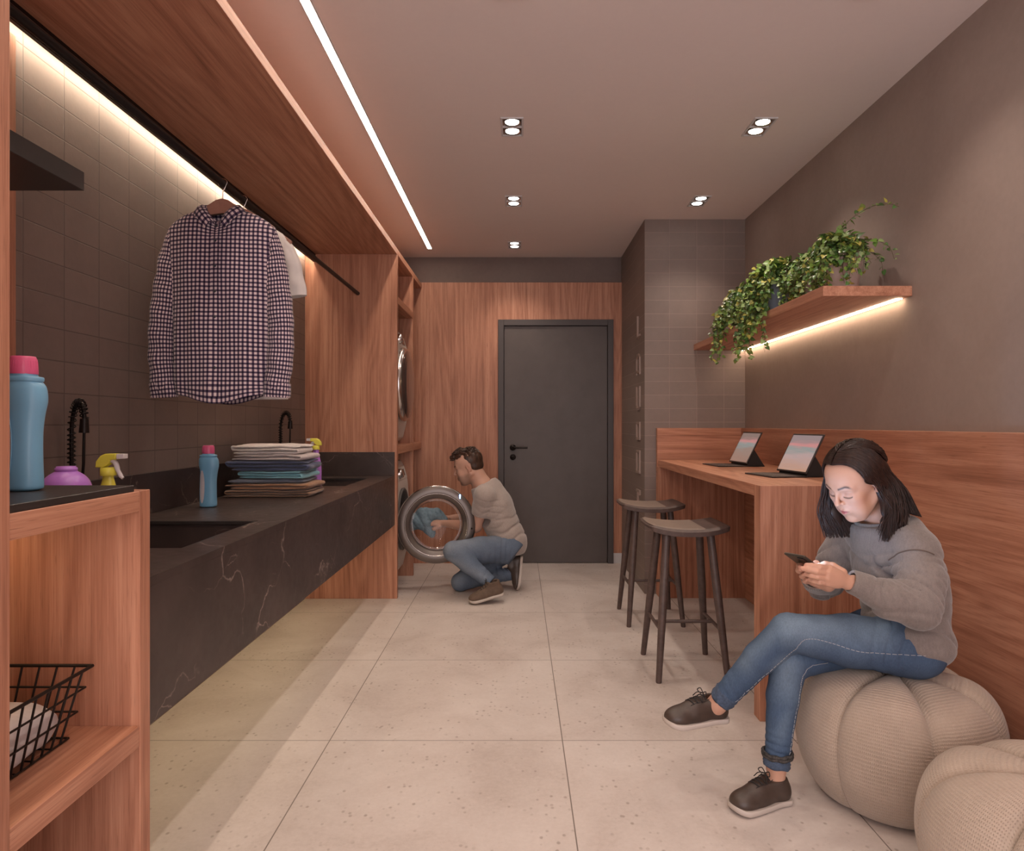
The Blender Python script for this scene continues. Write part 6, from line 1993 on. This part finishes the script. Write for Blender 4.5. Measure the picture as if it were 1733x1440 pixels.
# ================================================================ THE KNEELING MAN
mhL, mkL, maL = V3(-.075, 5.00, .315), V3(-.455, 4.80, .335), V3(-.185, 4.735, .125)
mhR, mkR, maR = V3(-.080, 5.17, .300), V3(-.425, 5.02, .068), V3(-.045, 5.085, .115)
mp, mw, mc, mu = V3(-.080, 5.085, .345), V3(-.125, 5.09, .48), V3(-.180, 5.09, .62), V3(-.235, 5.095, .735)
mn = V3(-.268, 5.095, .775)
msL, meL, mwL = V3(-.245, 4.935, .708), V3(-.310, 5.010, .475), V3(-.560, 5.150, .480)
msR, meR, mwR = V3(-.245, 5.255, .708), V3(-.330, 5.330, .500), V3(-.510, 5.250, .505)
MC, MS = V3(-.372, 5.09, .905), 1.06
MR = head_frame((-.955, .05, -.30), .0)
items, MW = head_items(MC, MR, MS, True)
items += plus([f_cone(MW((-.040, 0, -.03)), mn + V3(0, 0, -.01), .058, .068)], .03)
items += plus([f_cone(mn, msL + V3(0, .06, 0), .06, .045), f_cone(mn, msR + V3(0, -.06, 0), .06, .045)], .03)
MHV, MHQ = mesh_sdf(items, .0034, .015)
bi = plus(chain([mp, mw, mc, mu], [.075, .07, .075, .07], ((1, 0, -.3), .8)), .04)
bi += plus(chain([msL, msL + (meL - msL) * .45, meL], [.052, .049, .040]), .02) + plus(chain([msR, msR + (meR - msR) * .45, meR], [.052, .049, .040]), .02)
bi += plus(chain([meL, meL + (mwL - meL) * .3, mwL], [.041, .043, .027]), .02) + plus(chain([meR, meR + (mwR - meR) * .3, mwR], [.041, .043, .027]), .02)
def mhand(wr_, dirn, down, out, s):
    d = nv(Vector(dirn).normalized()); n = nv(Vector(down)); n = n - d * (n @ d); n /= np.linalg.norm(n); o = np.cross(d, n)
    kn_ = [wr_ + d * .088 + o * q for q in (.030, .010, -.011, -.030)]
    fg = []
    for i, k_ in enumerate(kn_):
        l = (.036, .040, .037, .029)[i]
        a1 = k_ + d * l * .75 + n * l * .75; a2 = a1 - d * l * .35 + n * l * .75; a3 = a2 - d * l * .75 - n * l * .05
        fg.append([a1, a2, a3])
    th_ = [wr_ + d * .030 + o * .030 + n * .012, wr_ + d * .065 + o * .042 + n * .030, wr_ + d * .090 + o * .030 + n * .045, wr_ + d * .103 + o * .012 + n * .048]
    PRm = np.stack([d, o, n], 1)
    return hand_chains(wr_, (wr_ + d * .052, (.048, .038, .017), PRm), kn_, fg, th_, 1.12)
h1 = mhand(mwL, (-.96, .12, .10), (-.1, .5, -.85), None, 1)
h2 = mhand(mwR, (-.96, .05, .0), (-.1, -.5, -.85), None, 1)
MBV, MBQ = mesh_sdf(bi, .0075, .02)
H1 = mesh_sdf(h1 + plus([f_cone(mwL + (meL - mwL) * .25, mwL, .0285, .0265)], .012), .0032, .012)
H2 = mesh_sdf(h2 + plus([f_cone(mwR + (meR - mwR) * .25, mwR, .0285, .0265)], .012), .0032, .012)
MSK = (.56, .325, .240)
def mcol(V):
    return head_colors(V, MC, MR, MS, True, MSK)
man = solid('person', [(MHV, MHQ), (MBV, MBQ), H1, H2], 'skin', None, (-.15, 5.0, 0), mcol)
tag(man, 'short-haired man in greige t-shirt and jeans kneeling at the open washing machine', 'person')
# legs inside the jeans are carried by the jeans mesh and the shoes
bj = plus([f_ell(mp + V3(.0, 0, -.03), (.135, .180, .115))], 0)
bj += plus(chain([mhL, mhL + (mkL - mhL) * .5, mkL], [.108, .092, .072]), .03) + plus(chain([mkL, mkL + (maL - mkL) * .4, maL + (mkL - maL) * .05], [.070, .064, .046]), .014)
bj2 = plus(chain([mhR, mhR + (mkR - mhR) * .5, mkR], [.105, .088, .066]), .03) + plus(chain([mkR, mkR + (maR - mkR) * .4 + V3(0, 0, .012), maR + (mkR - maR) * .05], [.064, .064, .047]), .014)
mfo = [folds(mkL + (mhL - mkL) * .30, mkL + (maL - mkL) * .25, .10, 6, .0042, seed=1), folds(maL + (mkL - maL) * .5, maL, .07, 5, .0042, seed=2), folds(mhL, mhL + (mkL - mhL) * .5, .13, 5, .0045, seed=3),
       folds(mkR + (mhR - mkR) * .3, mkR + (maR - mkR) * .3, .10, 5, .0040, seed=5), folds(maR + (mkR - maR) * .5, maR, .07, 4, .004, seed=7)]
def mjp(p, D):
    for g_ in mfo: D = D + 2.0 * g_(p)
    D = D + .0015 * vnoise(p, 45, 1.0)
    D = smax(D, .002 - p[..., 2], .004)
    return D
def mjL(p, D):
    D = mjp(p, D); ax = (maL - mkL) / np.linalg.norm(maL - mkL); return smax(D, (p - (maL + (mkL - maL) * .02)) @ ax, .003)
def mjR(p, D):
    D = mjp(p, D); ax = (maR - mkR) / np.linalg.norm(maR - mkR); return smax(D, (p - maR) @ ax, .003)
a_, b_ = mesh_sdf(bj, .0062, .03, mjL), mesh_sdf(bj2, .0062, .03, mjR)
mjc = denim_colors((.120, .155, .215), (.290, .325, .375), [(mkL + V3(-.03, -.04, .03), mhL + V3(-.10, -.05, .06), .060, .75), (mkL + V3(-.03, -.05, -.04), maL + V3(-.05, -.05, .05), .035, .45), (mkR + V3(-.04, -.05, .01), mkR + V3(0, -.05, .03), .045, .4)])
mj = solid('jeans', [a_, b_], 'denim', man, color=mjc)
# t-shirt
tm = plus(chain([mp + V3(.02, 0, .03), mw, mc, mu], [.150, .152, .168, .125], ((.9, 0, .45), .78)), .05)
tm += plus([f_cone(mu, mn + V3(.010, 0, -.008), .11, .084)], .04)
tm += plus([f_cone(mu, msL, .09, .074), f_cone(mu, msR, .09, .074)], .04)
tm += plus(chain([msL, msL + (meL - msL) * .62], [.076, .066]), .02) + plus(chain([msR, msR + (meR - msR) * .62], [.076, .066]), .02)
tfo = [folds(mp + V3(0, 0, -.02), mw + V3(0, 0, .10), .26, 4, .0075, seed=2.2, twist=1.2), folds(msL + V3(0, 0, .02), msL + (meL - msL) * .8, .12, 5, .0055, seed=4), folds(mc + V3(-.1, -.1, .05), mw + V3(-.06, 0, 0), .2, 4, .006, seed=6)]
def tpost(p, D):
    for g_ in tfo: D = D + 1.15 * g_(p)
    D = D + .0018 * vnoise(p, 22, 3.0)
    n_ = nv(Vector((-.45, 0, .9)).normalized())
    D = smax(D, np.where(_ln(p - mn) < .13, (p - (mn + V3(0, 0, .008))) @ n_, -1), .004)
    D = smax(D, -f_cone(MW((-.040, 0, -.03)), mn + V3(.0, 0, .0), .060, .072)[0](p), .004)
    for (s0, e0) in ((msL, meL), (msR, meR)):
        ax = (e0 - s0) / np.linalg.norm(e0 - s0); q = p - (s0 + (e0 - s0) * .58)
        D = smax(D, np.where(_ln(q) < .105, q @ ax, -1), .003)
        t_ = (p - (s0 + (e0 - s0) * .02)) @ ax
        D = D + np.where(_ln(p - s0) < .10, .003 * np.exp(-(t_ / .004) ** 2), 0)
    # hem
    hn = nv(Vector((.12, 0, -1)).normalized()); D = smax(D, (p - V3(-.02, 5.09, .262)) @ hn, .004)
    return D
tv, tq = mesh_sdf(tm, .0060, .03, tpost)
mt = solid('t_shirt', [(tv, tq)], 'tee', man)
# shoes
shoe(man, maL, V3(-.098, 4.715, .058), V3(-.335, 4.665, .0015), (.22, 0, 1), 'L', 'brown suede ankle shoe with pale sole, toe on the floor', w=.046, low=False, mats=('shoe_tan', 'sole', 'lace'))
shoe(man, maR, V3(.035, 5.10, .245), V3(.015, 5.03, .004), (-1, 0, .10), 'R', 'brown shoe standing on its toe behind him', w=.046, low=False, mats=('leather_shoe', 'sole', 'lace'))
# hair: cropped sides, wavy top
mh = [('+', f_ell(MW((-.021, 0, .048)), nv((.0975, .0785, .0835)) * MS, MR), 0),
      ('+', f_ell(MW((-.044, 0, -.002)), nv((.0665, .0675, .052)) * MS, MR), .012),
      ('+', f_ell(MW((.020, 0, .098)), nv((.070, .058, .040)) * MS, MR), .02 * MS), ('+', f_ell(MW((.078, .0, .098)), nv((.024, .040, .020)) * MS, MR), .012)]
def mhp(p, D):
    q = (p - MC) @ MR / MS; x, y, z = q[..., 0], q[..., 1], q[..., 2]
    top = np.clip((z - .055) / .04, 0, 1)
    D = D + top * (.0045 * np.sin(x * 150 + 3 * np.sin(y * 90) + 2 * np.sin(z * 80)) + .003 * vnoise(q, 160, 2))
    face = np.maximum(.038 + .5 * np.clip(z - .02, 0, 1) - x, z - .078)
    sideb = np.maximum(.014 - x, z - .022)
    low = np.maximum(z - (-.020 - .25 * (x + .04)), 0) * 0 + (z - np.where(x > -.01, -.002, -.045 + np.clip(x + .05, 0, 1) * .8))
    D = smax(D, -face, .004); D = smax(D, -sideb, .004); D = smax(D, -low, .004)
    ear = np.maximum(np.maximum(np.abs(x + .012) - .017, z - .026), .06 - np.abs(y)); D = smax(D, -ear, .003)
    return D
mv, mq = mesh_sdf(mh, .0030, .02, mhp)
mho = solid('hair', [(mv, mq)], 'hair_brown', man)
rnd = random.Random(9); tf_ = MB()
for k in range(520):
    sx = rnd.uniform(-.085, .085); sy = rnd.uniform(-.055, .055)
    z0_ = .048 + .088 * math.sqrt(max(.05, 1 - ((sx + .02) / .11) ** 2 - (sy / .085) ** 2)) + .004 + (.010 if sx > .0 else 0)
    p0 = V3(sx, sy, z0_ - .004)
    ln = rnd.uniform(.018, .034)
    d = V3(.8 if sx > -.02 else -.3, rnd.uniform(-.5, .5), .15 if sx > 0 else -.2)
    p1 = p0 + d * ln * .5 + V3(0, 0, .008); p2 = p0 + d * ln + V3(0, 0, rnd.uniform(-.004, .006))
    tf_.tube([Vector(MW(p0)), Vector(MW(p1)), Vector(MW(p2))], [.0028, .0026, .0006], 5, cap=False)
mkobj('tufts', tf_, 'hair_brown', mho)

# ---- the washing he pulls out
M['wash_blue'] = simple('wet_blue_cloth', (.165, .255, .315), .8, nscale=60, namt=.2, bump=.3)
wa = plus(chain([V3(-1.10, 5.18, .40), V3(-.95, 5.17, .43), V3(-.82, 5.17, .485), V3(-.70, 5.175, .495)], [.09, .085, .065, .060], ((0, 0, 1), .8)), .03)
wa += plus(chain([V3(-.82, 5.19, .47), V3(-.72, 5.17, .55), V3(-.62, 5.19, .545), V3(-.565, 5.20, .50)], [.05, .042, .040, .030]), .03)
wa += plus(chain([V3(-.70, 5.165, .47), V3(-.655, 5.17, .40)], [.055, .030]), .03)
def wpost(p, D):
    return D + folds(V3(-1.1, 5.18, .42), V3(-.5, 5.18, .50), .2, 9, .007, seed=3, twist=2.5)(p) * 1.4 + folds(V3(-.75, 5.18, .30), V3(-.70, 5.18, .65), .2, 6, .006, seed=5)(p)
wv_, wq_ = mesh_sdf(wa, .006, .03, wpost)
wo_ = solid('laundry_cloth', [(wv_, wq_)], 'wash_blue', None, (-.8, 5.17, .45))
tag(wo_, 'crumpled blue wet garment in the man\'s hands, half inside the lower machine', 'laundry')
